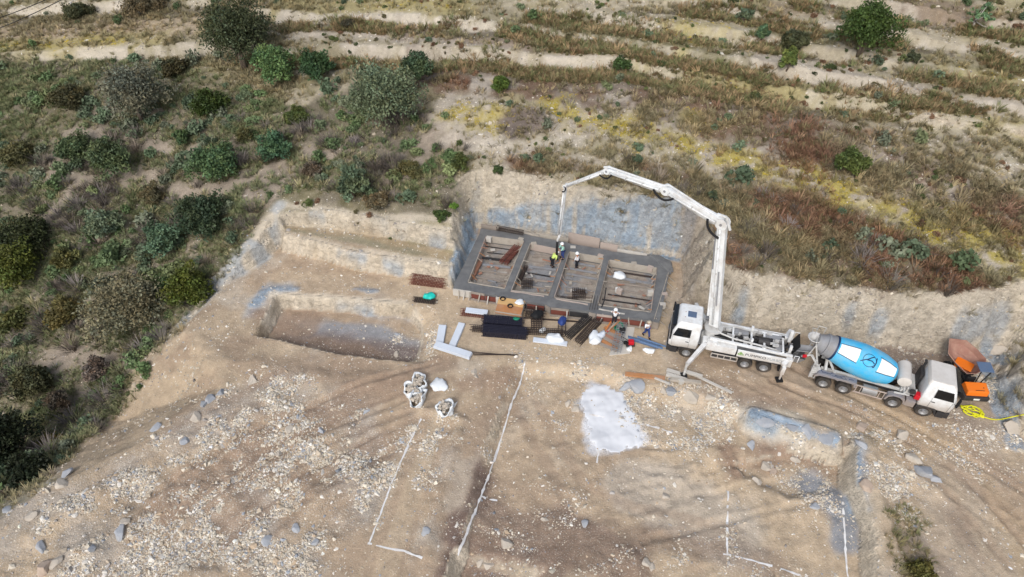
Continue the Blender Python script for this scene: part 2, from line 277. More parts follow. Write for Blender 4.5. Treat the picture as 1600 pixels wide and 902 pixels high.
# rock faces of the cuttings
face = smooth((SLOPE-.85)/.5)*(Y < 52)*(1-WEST*.4)
lay('cream', face*.9); lay('ochre', face*smooth((f2-.15)/.3)*.35); lay('pale', face*smooth((f3)/.4)*.4)
BLUE = np.zeros(X.shape)
def wallpatch(q, w, a=1.0, fe=.5, rag=.5):
    global BLUE
    BLUE = np.maximum(BLUE, region(q, fe, rag, line=w)*a)
for q, w in [([(775,345),(845,362)],.55),([(850,340),(885,352)],.6),([(905,345),(1060,385)],1.0),([(905,368),(1050,395)],.6),([(800,335),(830,335)],.4),([(1062,345),(1066,370)],.5),([(740,350),(722,400),(712,436)],.5),([(745,300),(740,340)],.35)]: wallpatch(q, w)
for q, w in [([(485,333),(505,338)],.25),([(570,344),(604,352)],.3),([(617,363),(630,365)],.25),([(675,378),(690,381)],.3),([(530,395),(570,403)],.25),([(600,412),(625,418)],.25),([(425,455),(460,452)],.3),([(555,452),(590,455)],.3),([(530,478),(580,488)],.3),([(425,350),(432,362)],.3),([(395,475),(412,460)],.3),([(1078,450),(1082,452)],.12),([(1152,484),(1158,487)],.14),([(1157,464),(1163,466)],.1),([(910,310),(920,313)],.3),([(850,303),(860,305)],.3),
             ([(1368,504),(1378,508)],.15),([(1322,496),(1328,500)],.15),([(1500,520),(1560,505)],.6),([(1520,560),(1570,600)],.7),([(1540,530),(1580,560)],.6),([(1555,600),(1585,690)],.6),([(1180,655),(1200,668)],.4)]: wallpatch(q, w, .75, .5, .5)
backw = region(None, .4, .1, world=[tuple(P(a, b, 0)[:2]) for a, b in [(742,372),(1072,412)]]+[tuple(P(a, b, 0)[:2]) for a, b in [(1090,340),(735,300)]])*smooth((SLOPE-.7)/.3)
hb_ = backw*smooth((GZ-.3)/.3)*(1-smooth((GZ-2.9-.8*f2-.012*(X-4)*18)/.5))*(.8+.2*smooth((f2+.35)/.3))
BLUE = np.maximum(BLUE*(1-backw*.8), hb_)
lay('blue', BLUE*smooth((f3+.75)/.4)*.95); lay('cream', BLUE*smooth((fbm(X, Y, .45, 3, 2)-.25)/.3)*.4)
for q in [[(858,372),(856,330)],[(896,378),(898,335)],[(1013,398),(1014,360)],[(812,358),(806,335)]]: lay('cream', region(q, .25, .15, line=.16)*.8)
cap = smooth((poly_sd(X, Y, PLAT)-.2)/.4)*(1-smooth((poly_sd(X, Y, PLAT)-3.4)/.8))*smooth((SLOPE-.3)/.5)*(X > -22)
lay('pale', cap*smooth((f2+.2)/.3)*.35)
lay('pink', region([(1080,320),(1085,400),(1070,470)], .8, .8, line=.8)*.6)
BAYM = region(None, .3, .1, world=[tuple(P(a, b, .1)[:2]) for a, b in [(752,366),(1036,424),(1022,494),(722,446)]])
lay('grey', BAYM*.7); lay('bluegrey', BAYM*smooth((f2)/.3)*.7); lay('red', BAYM*smooth((f3-.2)/.3)*.4)
PW = region([(905,612),(925,598),(950,602),(975,612),(985,640),(1000,668),(1008,690),(1000,702),(975,706),(950,712),(928,712),(920,690),(922,668),(915,645),(902,632)], .45, .9)
lay('white', PW*(.82+.18*smooth((f3+.2)/.4)))
for q in ([(428,461),(528,466),(634,476)],[(446,350),(560,357),(720,386)],[(446,366),(560,391),(700,415)],[(440,322),(560,335),(716,362)]): lay('cream', region(q, .5, .4, line=.35)*.8)
lay('ochre', region([(450,356),(560,366),(700,398)], .6, .4, line=.4)*.6)
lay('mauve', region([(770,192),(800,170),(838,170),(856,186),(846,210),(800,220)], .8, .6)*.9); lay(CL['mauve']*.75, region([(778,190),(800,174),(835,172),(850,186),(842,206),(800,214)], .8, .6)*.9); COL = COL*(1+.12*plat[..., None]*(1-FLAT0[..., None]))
SLP = region([(292,505),(232,590),(130,690),(92,735),(98,756),(205,706),(350,612),(440,565),(425,528),(330,470)], .8, .8)
lay('tan', SLP*.9); lay('brown', SLP*smooth((f2-.0)/.4)*.5)
RIMW = region([(436,325),(400,385),(340,440),(290,500)], .8, .6, line=.9); lay('cream', RIMW*.9); lay('blue', RIMW*smooth((f2-.1)/.2)*.5)
COL *= (1+.16*f3+.10*fbm(X, Y, .35, 2, 5))[..., None]
COL = np.clip(COL, .02, .75)

def ramp_noise(nt, scale, detail=6, rough=.6, vec=None):
    n = nt.nodes.new('ShaderNodeTexNoise'); n.inputs['Scale'].default_value = scale; n.inputs['Detail'].default_value = detail; n.inputs['Roughness'].default_value = rough
    if vec: nt.links.new(vec, n.inputs['Vector'])
    return n
def newmat(name):
    m = bpy.data.materials.new(name); m.use_nodes = True; return m, m.node_tree, m.node_tree.nodes['Principled BSDF']
def mth(nt, op, a, b=None, c=None):
    n = nt.nodes.new('ShaderNodeMath'); n.operation = op
    for i, v in enumerate((a, b, c)):
        if v is None: continue
        if isinstance(v, (int, float)): n.inputs[i].default_value = v
        else: nt.links.new(v, n.inputs[i])
    return n.outputs[0]
def mix(nt, f, a, b, mode='MIX'):
    n = nt.nodes.new('ShaderNodeMix'); n.data_type = 'RGBA'; n.blend_type = mode
    for i, v in ((0, f), (6, a), (7, b)):
        if isinstance(v, (int, float)): n.inputs[i].default_value = v
        elif isinstance(v, tuple): n.inputs[i].default_value = (*v[:3], 1)
        else: nt.links.new(v, n.inputs[i])
    return n.outputs[2]
m_ground, nt, bs = newmat('ground_soil')
at = nt.nodes.new('ShaderNodeAttribute'); at.attribute_name = 'soil'
ar = nt.nodes.new('ShaderNodeAttribute'); ar.attribute_name = 'rubble'
ab = nt.nodes.new('ShaderNodeAttribute'); ab.attribute_name = 'rockface'
tc = nt.nodes.new('ShaderNodeTexCoord'); ob = tc.outputs['Object']
n1 = ramp_noise(nt, 2.2, 8, .7, ob); n2 = ramp_noise(nt, .5, 5, .6, ob)
v1 = nt.nodes.new('ShaderNodeTexVoronoi'); v1.inputs['Scale'].default_value = 5.5; nt.links.new(ob, v1.inputs['Vector']); v1.inputs['Randomness'].default_value = 1
v2 = nt.nodes.new('ShaderNodeTexVoronoi'); v2.inputs['Scale'].default_value = 11; nt.links.new(ob, v2.inputs['Vector'])
n9 = ramp_noise(nt, 9, 5, .75, ob)
val = mth(nt, 'ADD', mth(nt, 'MULTIPLY_ADD', n1.outputs[0], .75, .38), mth(nt, 'MULTIPLY', n9.outputs[0], .5))
c1 = mix(nt, 1.0, at.outputs['Color'], val, 'MULTIPLY')
# pebbles: cells small enough that only the material can carry them
peb = mth(nt, 'LESS_THAN', v2.outputs['Distance'], .38)
sep = nt.nodes.new('ShaderNodeSeparateColor'); nt.links.new(v2.outputs['Color'], sep.inputs[0])
pick = mth(nt, 'GREATER_THAN', sep.outputs[0], .55)
pf = mth(nt, 'MULTIPLY', mth(nt, 'MULTIPLY', peb, pick), mth(nt, 'MULTIPLY_ADD', ar.outputs['Fac'], .5, .22))
pc = mix(nt, sep.outputs[1], lin((150,145,140)), lin((224,216,200)))
c2 = mix(nt, pf, c1, pc)
# rock face strata and cracks
mp = nt.nodes.new('ShaderNodeMapping'); mp.inputs['Scale'].default_value = (1, 1, 1.5); nt.links.new(ob, mp.inputs['Vector'])
n3 = ramp_noise(nt, 1.6, 9, .68, mp.outputs[0])
v3 = nt.nodes.new('ShaderNodeTexVoronoi'); v3.feature = 'DISTANCE_TO_EDGE'; v3.inputs['Scale'].default_value = .9
n4 = ramp_noise(nt, 3, 4, .6, ob)
vm = nt.nodes.new('ShaderNodeVectorMath'); vm.operation = 'MULTIPLY_ADD'; nt.links.new(n4.outputs['Color'], vm.inputs[0]); vm.inputs[1].default_value = (1.6,1.6,1.6); nt.links.new(mp.outputs[0], vm.inputs[2]); nt.links.new(vm.outputs[0], v3.inputs['Vector'])
crack = mth(nt, 'SUBTRACT', 1, mth(nt, 'SMOOTH_MIN', mth(nt, 'MULTIPLY', v3.outputs[0], 14), 1, .2))
cr = mth(nt, 'MULTIPLY', mth(nt, 'MULTIPLY', crack, ab.outputs['Fac']), .14)
c3 = mix(nt, cr, c2, lin((120,104,84)))
st = mth(nt, 'MULTIPLY_ADD', n3.outputs[0], .9, .55)
c4 = mix(nt, ab.outputs['Fac'], c3, mix(nt, 1.0, c3, st, 'MULTIPLY'))
nt.links.new(c4, bs.inputs['Base Color']); bs.inputs['Roughness'].default_value = .95; bs.inputs['Specular IOR Level'].default_value = .15
h1 = mth(nt, 'ADD', mth(nt, 'ADD', mth(nt, 'MULTIPLY', n1.outputs[0], .10), mth(nt, 'MULTIPLY', n9.outputs[0], .035)), mth(nt, 'MULTIPLY', mth(nt, 'SUBTRACT', .5, v2.outputs['Distance']), mth(nt, 'MULTIPLY_ADD', ar.outputs['Fac'], .012, .012)))
h1 = mth(nt, 'ADD', h1, mth(nt, 'MULTIPLY', mth(nt, 'ADD', n3.outputs[0], mth(nt, 'MULTIPLY', crack, -.12)), mth(nt, 'MULTIPLY', ab.outputs['Fac'], .34)))
bp = nt.nodes.new('ShaderNodeBump'); bp.inputs['Strength'].default_value = .9; bp.inputs['Distance'].default_value = 1.0; nt.links.new(h1, bp.inputs['Height']); nt.links.new(bp.outputs[0], bs.inputs['Normal'])

def link(o): S.collection.objects.link(o); return o
nx, ny = GX.shape
me = bpy.data.meshes.new('ground')
idx = np.arange(nx*ny).reshape(nx, ny)
q = np.stack([idx[:-1,:-1], idx[1:,:-1], idx[1:,1:], idx[:-1,1:]], -1).reshape(-1, 4)
me.vertices.add(nx*ny); me.vertices.foreach_set('co', np.stack([GX, GY, GZ], -1).astype('f').ravel())
me.loops.add(q.size); me.loops.foreach_set('vertex_index', q.ravel().astype('i'))
me.polygons.add(len(q)); me.polygons.foreach_set('loop_start', (np.arange(len(q))*4).astype('i')); 
me.polygons.foreach_set('use_smooth', np.ones(len(q), bool))
me.update(calc_edges=True)
a = me.attributes.new('soil', 'FLOAT_COLOR', 'POINT'); a.data.foreach_set('color', np.concatenate([COL, np.ones(X.shape+(1,))], -1).astype('f').ravel())
a = me.attributes.new('rubble', 'FLOAT', 'POINT'); a.data.foreach_set('value', RUB.astype('f').ravel())
FACE = np.clip(face+BLUE, 0, 1)
a = me.attributes.new('rockface', 'FLOAT', 'POINT'); a.data.foreach_set('value', FACE.astype('f').ravel())
me.materials.append(m_ground)
ground = link(bpy.data.objects.new('ground', me)); ground['kind'] = 'structure'; ground['label'] = 'dug earth platform cut into the terraced hillside'
# ------------------------------------------------------------------ object helpers
def mat(name, col, rough=.7, metal=0.0, var=.12, scale=3.0, spec=.4, bump=0.0, dirt=None, dirt_amt=.3, road=0.0):
    m, nt, b = newmat(name); tc = nt.nodes.new('ShaderNodeTexCoord')
    n = ramp_noise(nt, scale, 6, .65, tc.outputs['Object'])
    v = mth(nt, 'MULTIPLY_ADD', n.outputs[0], var*2, 1-var)
    c = mix(nt, 1.0, lin(col), v, 'MULTIPLY')
    if dirt:
        n2 = ramp_noise(nt, scale*.45, 7, .7, tc.outputs['Object'])
        f = nt.nodes.new('ShaderNodeMapRange'); nt.links.new(n2.outputs[0], f.inputs[0]); f.inputs[1].default_value = .42; f.inputs[2].default_value = .68; f.inputs[4].default_value = dirt_amt
        c = mix(nt, f.outputs[0], c, lin(dirt))
    if road:                                  # road dust thrown up on the lower bodywork
        sx = nt.nodes.new('ShaderNodeSeparateXYZ'); nt.links.new(tc.outputs['Object'], sx.inputs[0]); n3 = ramp_noise(nt, 2.5, 6, .7, tc.outputs['Object'])
        fz = nt.nodes.new('ShaderNodeMapRange'); nt.links.new(mth(nt, 'MULTIPLY_ADD', n3.outputs[0], 1.2, sx.outputs[2]), fz.inputs[0]); fz.inputs[1].default_value = 1.5; fz.inputs[2].default_value = 2.6; fz.inputs[3].default_value = road; fz.inputs[4].default_value = 0
        c = mix(nt, fz.outputs[0], c, lin((164,146,126)))
    nt.links.new(c, b.inputs['Base Color']); b.inputs['Roughness'].default_value = rough; b.inputs['Metallic'].default_value = metal; b.inputs['Specular IOR Level'].default_value = spec
    if bump:
        bp = nt.nodes.new('ShaderNodeBump'); bp.inputs['Strength'].default_value = .6; bp.inputs['Distance'].default_value = bump; nt.links.new(n.outputs[0], bp.inputs['Height']); nt.links.new(bp.outputs[0], b.inputs['Normal'])
    return m
M = dict(
 white=mat('white_paint', (226,229,230), .35, var=.05, dirt=(168,156,142), dirt_amt=.5, road=.6),
 white2=mat('grimy_white_paint', (196,196,194), .5, var=.12, dirt=(140,132,122), dirt_amt=.6),
 roof=mat('dusty_white_roof', (206,202,196), .5, var=.05, dirt=(170,160,148), dirt_amt=.35),
 grey=mat('grey_steel', (140,142,146), .55, var=.12, dirt=(120,112,104), dirt_amt=.5),
 bluegrey=mat('blue_grey_mudguard', (112,122,142), .6, var=.1, dirt=(130,124,118), dirt_amt=.5, road=.6),
 slate=mat('slate_blue_canopy', (84,104,132), .5, var=.08, dirt=(120,116,112), dirt_amt=.3),
 dark=mat('dark_steel', (46,46,48), .6, var=.2, dirt=(90,80,72), dirt_amt=.3),
 black=mat('black_rubber', (24,24,26), .75, var=.2),
 tyre=mat('dusty_tyre', (52,49,46), .95, var=.2, dirt=(112,100,88), dirt_amt=.5),
 glass=mat('dark_glass', (14,18,22), .08, var=.05, spec=.6),
 rim=mat('wheel_rim', (150,150,150), .45, metal=.3, dirt=(110,102,94), dirt_amt=.4),
 cyan=mat('cyan_drum_paint', (62,178,226), .35, var=.06, dirt=(150,186,196), dirt_amt=.5),
 decal=mat('white_panel_paint', (235,236,232), .4, var=.03),
 navy=mat('navy_print', (16,48,84), .5, var=.05),
 red=mat('red_paint', (190,24,40), .4), orange=mat('orange_paint', (232,118,22), .45, var=.06, dirt=(180,120,70), dirt_amt=.25),
 rust=mat('rusty_skip', (150,112,98), .85, var=.2, scale=2, dirt=(178,150,132), dirt_amt=.7, bump=.02),
 concrete=mat('wet_concrete', (102,103,104), .5, var=.3, scale=2.2, dirt=(126,126,124), dirt_amt=.7, bump=.05),
 drycon=mat('pale_concrete', (190,186,178), .9, var=.08, dirt=(160,150,138), dirt_amt=.4, bump=.01),
 wood=mat('pale_board', (172,164,152), .85, var=.16, scale=4, dirt=(140,130,118), dirt_amt=.5),
 wood2=mat('grey_board', (150,140,130), .9, var=.2, scale=4, dirt=(118,110,102), dirt_amt=.5),
 ply=mat('yellow_ply', (204,166,112), .7, var=.12, dirt=(184,148,110), dirt_amt=.4),
 beam=mat('orange_beam', (176,122,78), .8, var=.15, dirt=(168,140,120), dirt_amt=.6),
 pinkwood=mat('pinkish_board', (172,158,148), .85, var=.12),
 rebar=mat('dark_rebar', (62,52,48), .7, var=.3, scale=8), rebarred=mat('red_oxide_rebar', (112,62,52), .8, var=.25, scale=8),
 terracotta=mat('terracotta', (158,116,96), .85, var=.2, scale=5), navyrebar=mat('blue_black_rebar', (36,36,50), .6, var=.25, scale=6),
 sack=mat('white_woven_sack', (222,226,228), .8, var=.06, scale=4, bump=.02), polys=mat('white_board', (206,214,224), .6, var=.04, dirt=(180,178,176), dirt_amt=.35),
 green=mat('green_plastic', (20,122,92), .45), teal=mat('turquoise_plastic', (30,190,176), .5), blue=mat('blue_sheet', (44,66,128), .6), bluepipe=mat('blue_grey_pipe', (96,122,156), .5),
 yellow=mat('yellow_hose', (216,214,32), .5), orangepipe=mat('orange_pipe', (214,128,48), .5), hivis=mat('hivis_fabric', (196,216,120), .8), shirt=mat('white_shirt', (226,228,232), .85, var=.04),
 mint=mat('mint_shirt', (160,205,190), .85), trousers=mat('dark_trousers', (36,38,46), .9), bluet=mat('blue_trousers', (48,66,120), .9), skin=mat('skin', (176,126,98), .6, var=.03), helmet=mat('white_helmet', (236,238,238), .3, var=.02),
 khaki=mat('khaki_cap', (176,166,148), .8), stone=mat('boulder_stone', (190,180,166), .95, var=.32, scale=3, dirt=(150,140,126), dirt_amt=.6, bump=.05), stoneblue=mat('blue_grey_boulder', (158,162,168), .9, var=.3, scale=3, dirt=(168,160,148), dirt_amt=.4, bump=.04),
 stonebrown=mat('brown_boulder', (172,154,138), .95, var=.2, scale=2, dirt=(180,166,150), dirt_amt=.5, bump=.06),
 grn=mat('green_print', (110,150,60), .6), print=mat('black_print', (40,40,44), .6), greyprint=mat('grey_print', (150,156,160), .6), cable=mat('black_cable', (30,30,30), .7))
class MB:
    def __init__(s): s.v = []; s.f = []
    def add(s, vs, fs, mx=None):
        n = len(s.v)
        for v in vs:
            v = Vector(v); s.v.append(tuple(mx @ v if mx else v))
        s.f += [tuple(i+n for i in f) for f in fs]; return s
    def box(s, c, d, rz=0, ry=0, rx=0, taper=1.0):
        x, y, z = d[0]/2, d[1]/2, d[2]/2; t = taper
        mx = Matrix.Translation(c) @ Matrix.Rotation(rz, 4, 'Z') @ Matrix.Rotation(ry, 4, 'Y') @ Matrix.Rotation(rx, 4, 'X')
        return s.add([(-x,-y,-z),(x,-y,-z),(x,y,-z),(-x,y,-z),(-x*t,-y*t,z),(x*t,-y*t,z),(x*t,y*t,z),(-x*t,y*t,z)], [(0,3,2,1),(4,5,6,7),(0,1,5,4),(1,2,6,5),(2,3,7,6),(3,0,4,7)], mx)
    def bar(s, a, b, w, h=None, up=(0,0,1), w2=None, h2=None):     # rectangular bar from a to b
        h = h or w; w2 = w2 or w; h2 = h2 or h
        a = Vector(a); b = Vector(b); d = (b-a).normalized(); u = Vector(up)
        if abs(d.dot(u)) > .98: u = Vector((1,0,0))
        r = d.cross(u).normalized(); u = r.cross(d)
        vs = [a-r*w/2-u*h/2, a+r*w/2-u*h/2, a+r*w/2+u*h/2, a-r*w/2+u*h/2, b-r*w2/2-u*h2/2, b+r*w2/2-u*h2/2, b+r*w2/2+u*h2/2, b-r*w2/2+u*h2/2]
        return s.add(vs, [(0,3,2,1),(4,5,6,7),(0,1,5,4),(1,2,6,5),(2,3,7,6),(3,0,4,7)])
    def tube(s, pts, r, n=8, cap=True):
        pts = [Vector(p) for p in pts]; rs = r if isinstance(r, (list, tuple)) else [r]*len(pts); base = len(s.v); prev = None
        for i, p in enumerate(pts):
            d = (pts[min(i+1, len(pts)-1)]-pts[max(i-1, 0)]).normalized()
            if prev is None:
                u = Vector((0,0,1)) if abs(d.z) < .9 else Vector((1,0,0)); prev = d.cross(u).normalized()
            a = (prev-d*prev.dot(d)).normalized(); b = d.cross(a); prev = a
            for k in range(n): t = 2*math.pi*k/n; s.v.append(tuple(p+(a*math.cos(t)+b*math.sin(t))*rs[i]))
        for i in range(len(pts)-1):
            for k in range(n): s.f.append((base+i*n+k, base+i*n+(k+1)%n, base+(i+1)*n+(k+1)%n, base+(i+1)*n+k))
        if cap: s.f.append(tuple(base+k for k in range(n))[::-1]); s.f.append(tuple(base+(len(pts)-1)*n+k for k in range(n)))
        return s
    def lathe(s, prof, n=24, mx=None, closed=False):   # prof: (axial, radius) about local X
        base = len(s.v)
        for a, r in prof:
            for k in range(n):
                t = 2*math.pi*k/n; v = Vector((a, r*math.cos(t), r*math.sin(t))); s.v.append(tuple(mx @ v if mx else v))
        m = len(prof)
        for i in range(m-1):
            for k in range(n): s.f.append((base+i*n+k, base+i*n+(k+1)%n, base+(i+1)*n+(k+1)%n, base+(i+1)*n+k))
        return s
    def prism(s, prof, y0, y1, ins=0.0, mx=None):       # side profile (x,z) swept over y
        n = len(prof); vs = [(x, y0, z) for x, z in prof]+[(x, y1, z) for x, z in prof]
        return s.add(vs, [tuple(range(n)), tuple(range(2*n-1, n-1, -1))]+[(i, i+n, (i+1)%n+n, (i+1)%n) for i in range(n)], mx)
    def build(s, name, m, parent=None, bevel=0, smoothf=False, kind=None):
        me = bpy.data.meshes.new(name); me.from_pydata(s.v, [], s.f)
        bm = bmesh.new(); bm.from_mesh(me); bmesh.ops.recalc_face_normals(bm, faces=bm.faces); bm.to_mesh(me); bm.free()
        me.materials.append(M[m] if isinstance(m, str) else m)
        if smoothf: me.polygons.foreach_set('use_smooth', [True]*len(me.polygons))
        o = link(bpy.data.objects.new(name, me))
        if parent: o.parent = parent
        if bevel:
            b = o.modifiers.new('edge', 'BEVEL'); b.width = bevel; b.segments = 2; b.limit_method = 'ANGLE'; b.angle_limit = .6
        if smoothf == 'auto':
            pass
        return o
def thing(name, label, cat, loc=(0,0,0), rz=0, group=None):
    o = link(bpy.data.objects.new(name, None)); o.location = loc; o.rotation_euler = (0,0,rz); o.empty_display_size = .3
    o['label'] = label; o['category'] = cat
    if group: o['group'] = group
    return o
def tag(o, label, cat, group=None):
    o['label'] = label; o['category'] = cat
    if group: o['group'] = group
    return o
def dup(o, parent=None, loc=None, rz=None, label=None):
    c = o.copy(); S.collection.objects.link(c)
    if parent: c.parent = parent
    if loc is not None: c.location = loc
    if rz is not None: c.rotation_euler = (0,0,rz)
    if label: c['label'] = label
    for ch in list(o.children): dup(ch, c)
    return c

# ------------------------------------------------------------------ foundation: wet concrete ground beams round four bays
ZT = .8
rows = dict(
 bo=[(751,357),(765,359),(820,366),(834,369),(882,379),(895,381),(943,390),(958,393),(1028,403),(1048,407)],
 bi=[(749,366),(762,368),(817,376),(831,380),(880,391),(892,393),(941,402),(954,406),(1025,419),(1046,424)],
 fi=[(711,441),(733,442),(786,452),(801,455),(855,462),(868,466),(923,474),(936,477),(1015,489),(1033,494)],
 fo=[(708,451),(738,455),(779,463),(797,467),(850,476),(863,480),(918,487),(934,490),(1008,500),(1030,504)])
for k_ in rows:
    rows[k_] = [(a+{1: -2.5, 2: 2.6, 3: -2.8, 4: 2.6, 5: -2.8, 6: 2.6, 7: -2.8, 8: 2.5}.get(i, 0), b) for i, (a, b) in enumerate(rows[k_])]
LAT = [[P(a, b, ZT) for a, b in rows[k]] for k in ('fo', 'fi', 'bi', 'bo')]
fnd = thing('foundation', 'grey wet concrete foundation grid of four bays in timber formwork', 'foundation', P(870, 430, 0), 0)
off = Vector(fnd.location)
mb = MB(); NS = 6
def lerp2(a, b, c, d, u, v): return (a*(1-u)+b*u)*(1-v)+(d*(1-u)+c*u)*v
solid = lambda j, i: not (j == 1 and i in (1, 3, 5, 7))
wallz = -.3
verts = {}
def vert(p, z):
    k = (round(p.x, 3), round(p.y, 3), round(z, 3))
    if k not in verts:
        dz = 0 if z < 0 else .06*float(fbm(np.array([p.x]), np.array([p.y]), .6, 3, 4)[0])
        verts[k] = len(mb.v); mb.v.append((p.x-off.x, p.y-off.y, z+dz))
    return verts[k]
for j in range(3):
    for i in range(9):
        if not solid(j, i): continue
        a, b, c, d = LAT[j][i], LAT[j][i+1], LAT[j+1][i+1], LAT[j+1][i]
        nu = 14 if i in (1,3,5,7) else 3; nv = 24 if j == 1 else 3
        for v in range(nv):
            for u in range(nu):
                q = [lerp2(a, b, c, d, (u+x)/nu, (v+y)/nv) for x, y in ((0,0),(1,0),(1,1),(0,1))]
                mb.f.append(tuple(vert(p, ZT) for p in q))
        for (p, q_, jj, ii, n) in ((a, b, j-1, i, nu), (c, d, j+1, i, nu), (d, a, j, i-1, nv), (b, c, j, i+1, nv)):
            if 0 <= jj < 3 and 0 <= ii < 9 and solid(jj, ii): continue
            for k in range(n):
                s0, s1 = p.lerp(q_, k/n), p.lerp(q_, (k+1)/n)
                mb.f.append((vert(s0, ZT), vert(s1, ZT), vert(s1, wallz), vert(s0, wallz)))
gb = mb.build('concrete_beams', 'concrete', fnd)
# rounded spill of concrete in the far right corner and a ragged lip at the left rock face
def blob_sheet(name, pts, z, m, parent, th=.12, n=60, rag=.15, off=off, dome=.0):
    c = sum((Vector(p) for p in pts), Vector((0,0,0)))/len(pts); v = [(0, 0, th+dome)]; f = []
    N = len(pts); ring = []
    for k in range(n):
        t = k/n*N; i = int(t); p = Vector(pts[i]).lerp(Vector(pts[(i+1)%N]), t-i); d = p-c
        r = 1+rag*random.uniform(-.5, .5); ring.append(d*r)
    mb = MB(); L = 6; mb.v.append((0, 0, th+dome))
    for l in range(1, L+1):
        for d in ring:
            q = d*(l/L); mb.v.append((q.x, q.y, th+dome*(1-(l/L)**2)+random.uniform(-.01, .01) if l < L else -.15))
    for k in range(n): mb.f.append((0, 1+k, 1+(k+1)%n))
    for l in range(L-1):
        for k in range(n): a = 1+l*n+k; b = 1+l*n+(k+1)%n; mb.f.append((a, a+n, b+n, b))
    o = mb.build(name, m, parent, smoothf=False); o.location = (c.x-(off.x if parent else 0), c.y-(off.y if parent else 0), z); return o
blob_sheet('concrete_spill', [P(1008,396,.75),P(1030,398,.75),P(1050,410,.75),P(1053,422,.75),P(1047,428,.75),P(1028,412,.75)], .72, 'concrete', fnd, .10, dome=.06)
def brd(a, b, z0, z1, m='wood', th=.05, name='board', lab=None):      # plank standing on edge from a to b
    a = Vector((a.x, a.y, 0)); b = Vector((b.x, b.y, 0))
    x = MB().bar(a+Vector((0,0,(z0+z1)/2))-off*1, b+Vector((0,0,(z0+z1)/2))-off*1, th, z1-z0).build(name, m, fnd)
    if lab: x['label'] = lab
    return x
off = Vector((fnd.location.x, fnd.location.y, 0)); fnd.location.z = 0
BAYS = []
for i in (1, 3, 5, 7):
    a, b, c, d = LAT[1][i], LAT[1][i+1], LAT[2][i+1], LAT[2][i]; BAYS.append((a, b, c, d)); cen = (a+b+c+d)/4
    def ins(p, k=.045): return p+(cen-p).normalized()*k*1.6
    A, B, Cc, Dd = ins(a), ins(b), ins(c), ins(d)
    for n_b, (p, q_) in enumerate(((A, B), (B, Cc), (Cc, Dd), (Dd, A))):
        parts = 1 if n_b in (0, 2) else 2
        for k in range(parts):
            s0, s1 = p.lerp(q_, k/parts+.01), p.lerp(q_, (k+1)/parts-.01)
            brd(s0, s1, .12, ZT+random.uniform(.03, .08), random.choice(['wood', 'wood', 'pinkwood', 'wood2']))
    # earth floor of the bay lies at ground level; cross timbers and bars on it
    for k in range(7):
        t = (k+.7)/7.6; s0, s1 = A.lerp(Dd, t), B.lerp(Cc, t); u0 = random.uniform(.02, .2); u1 = random.uniform(.8, .98)
        m_ = random.choice(['wood2', 'dark', 'dark', 'grey', 'wood2', 'rebar'])
        brd(s0.lerp(s1, u0), s0.lerp(s1, u1)+Vector((0, random.uniform(-.15, .15), 0)), .2, .2+random.choice([.06,.1,.16]), m_, random.choice([.06, .1, .16]), 'cross_timber')
    for k in range(18):                                                  # slabs and offcuts
        u, v = random.uniform(.08, .85), random.uniform(.06, .9); p = lerp2(A, B, Cc, Dd, u, v)
        if k < 4: q_ = lerp2(A, B, Cc, Dd, min(u+random.uniform(.1, .4), .95), v+random.uniform(-.02, .02))
        else: q_ = p+Vector((random.uniform(-.4, .6), random.uniform(-.5, .5), 0))
        brd(p, q_, .18, .18+random.uniform(.04, .1), random.choice(['wood2', 'grey', 'terracotta', 'wood2', 'grey', 'drycon', 'wood']), random.uniform(.06, .25), 'offcut')
    for k in range(7):                                                   # raking props along the sides
        t = (k+.5)/7; side = random.choice([0, 1]); s0 = (A.lerp(Dd, t) if side == 0 else B.lerp(Cc, t)); s1 = s0+(cen-s0)*random.uniform(.1, .2)
        x = MB().bar(Vector((s0.x, s0.y, .72))-off, Vector((s1.x, s1.y, .2))-off, .07, .05).build('prop', random.choice(['wood', 'pinkwood', 'beam']), fnd)
# red-oxide girders and brick rows standing in bays
def girder(a, b, name, m, h=.25, w=.25, n=24, parent=None, o3=None):
    a = Vector(a); b = Vector(b); d = (b-a).normalized(); r = Vector((-d.y, d.x, 0)); mb = MB(); o3 = o3 or Vector((0,0,0))
    for s in (-w/2, w/2): mb.bar(a+r*s-o3, b+r*s-o3, .03); mb.bar(a+r*s+Vector((0,0,h))-o3, b+r*s+Vector((0,0,h))-o3, .03)
    for k in range(n):
        p = a.lerp(b, (k+.5)/n)-o3
        for s in (-w/2, w/2): mb.bar(p+r*s, p+r*s+Vector((0,0,h)), .025)
        mb.bar(p-r*w/2+Vector((0,0,h)), p+r*w/2+Vector((0,0,h)), .025); mb.bar(p-r*w/2, p+r*w/2, .025)
    return mb.build(name, m, parent)
for k, (a, b, m_) in enumerate([((773,375),(812,382),'rebarred'),((806,386),(782,412),'rebarred'),((812,388),(790,414),'rebarred'),((838,386),(872,394),'terracotta'),((974,411),(1004,417),'rebarred'),((738,437),(752,408),'terracotta'),((812,440),(822,418),'rebar'),((748,390),(764,370),'terracotta')]):
    girder(P(*a, .25), P(*b, .25), 'rebar_girder', m_, parent=fnd, o3=off)
for (x, y, w, h) in [((823),(447),.9,.55),((904),(462),1.0,.55)]:
    mb = MB(); c = P(x, y, .2)-off
    for i in range(7):
        for j in range(5):
            mb.bar(c+Vector((-w/2+i*w/6, -.35+j*.175, 0)), c+Vector((-w/2+i*w/6, -.35+j*.175, h)), .03)
    for z in (0.1, .3, .5):
        for j in range(5): mb.bar(c+Vector((-w/2, -.35+j*.175, z)), c+Vector((w/2, -.35+j*.175, z)), .025)
    mb.build('starter_cage', 'rebar', fnd)
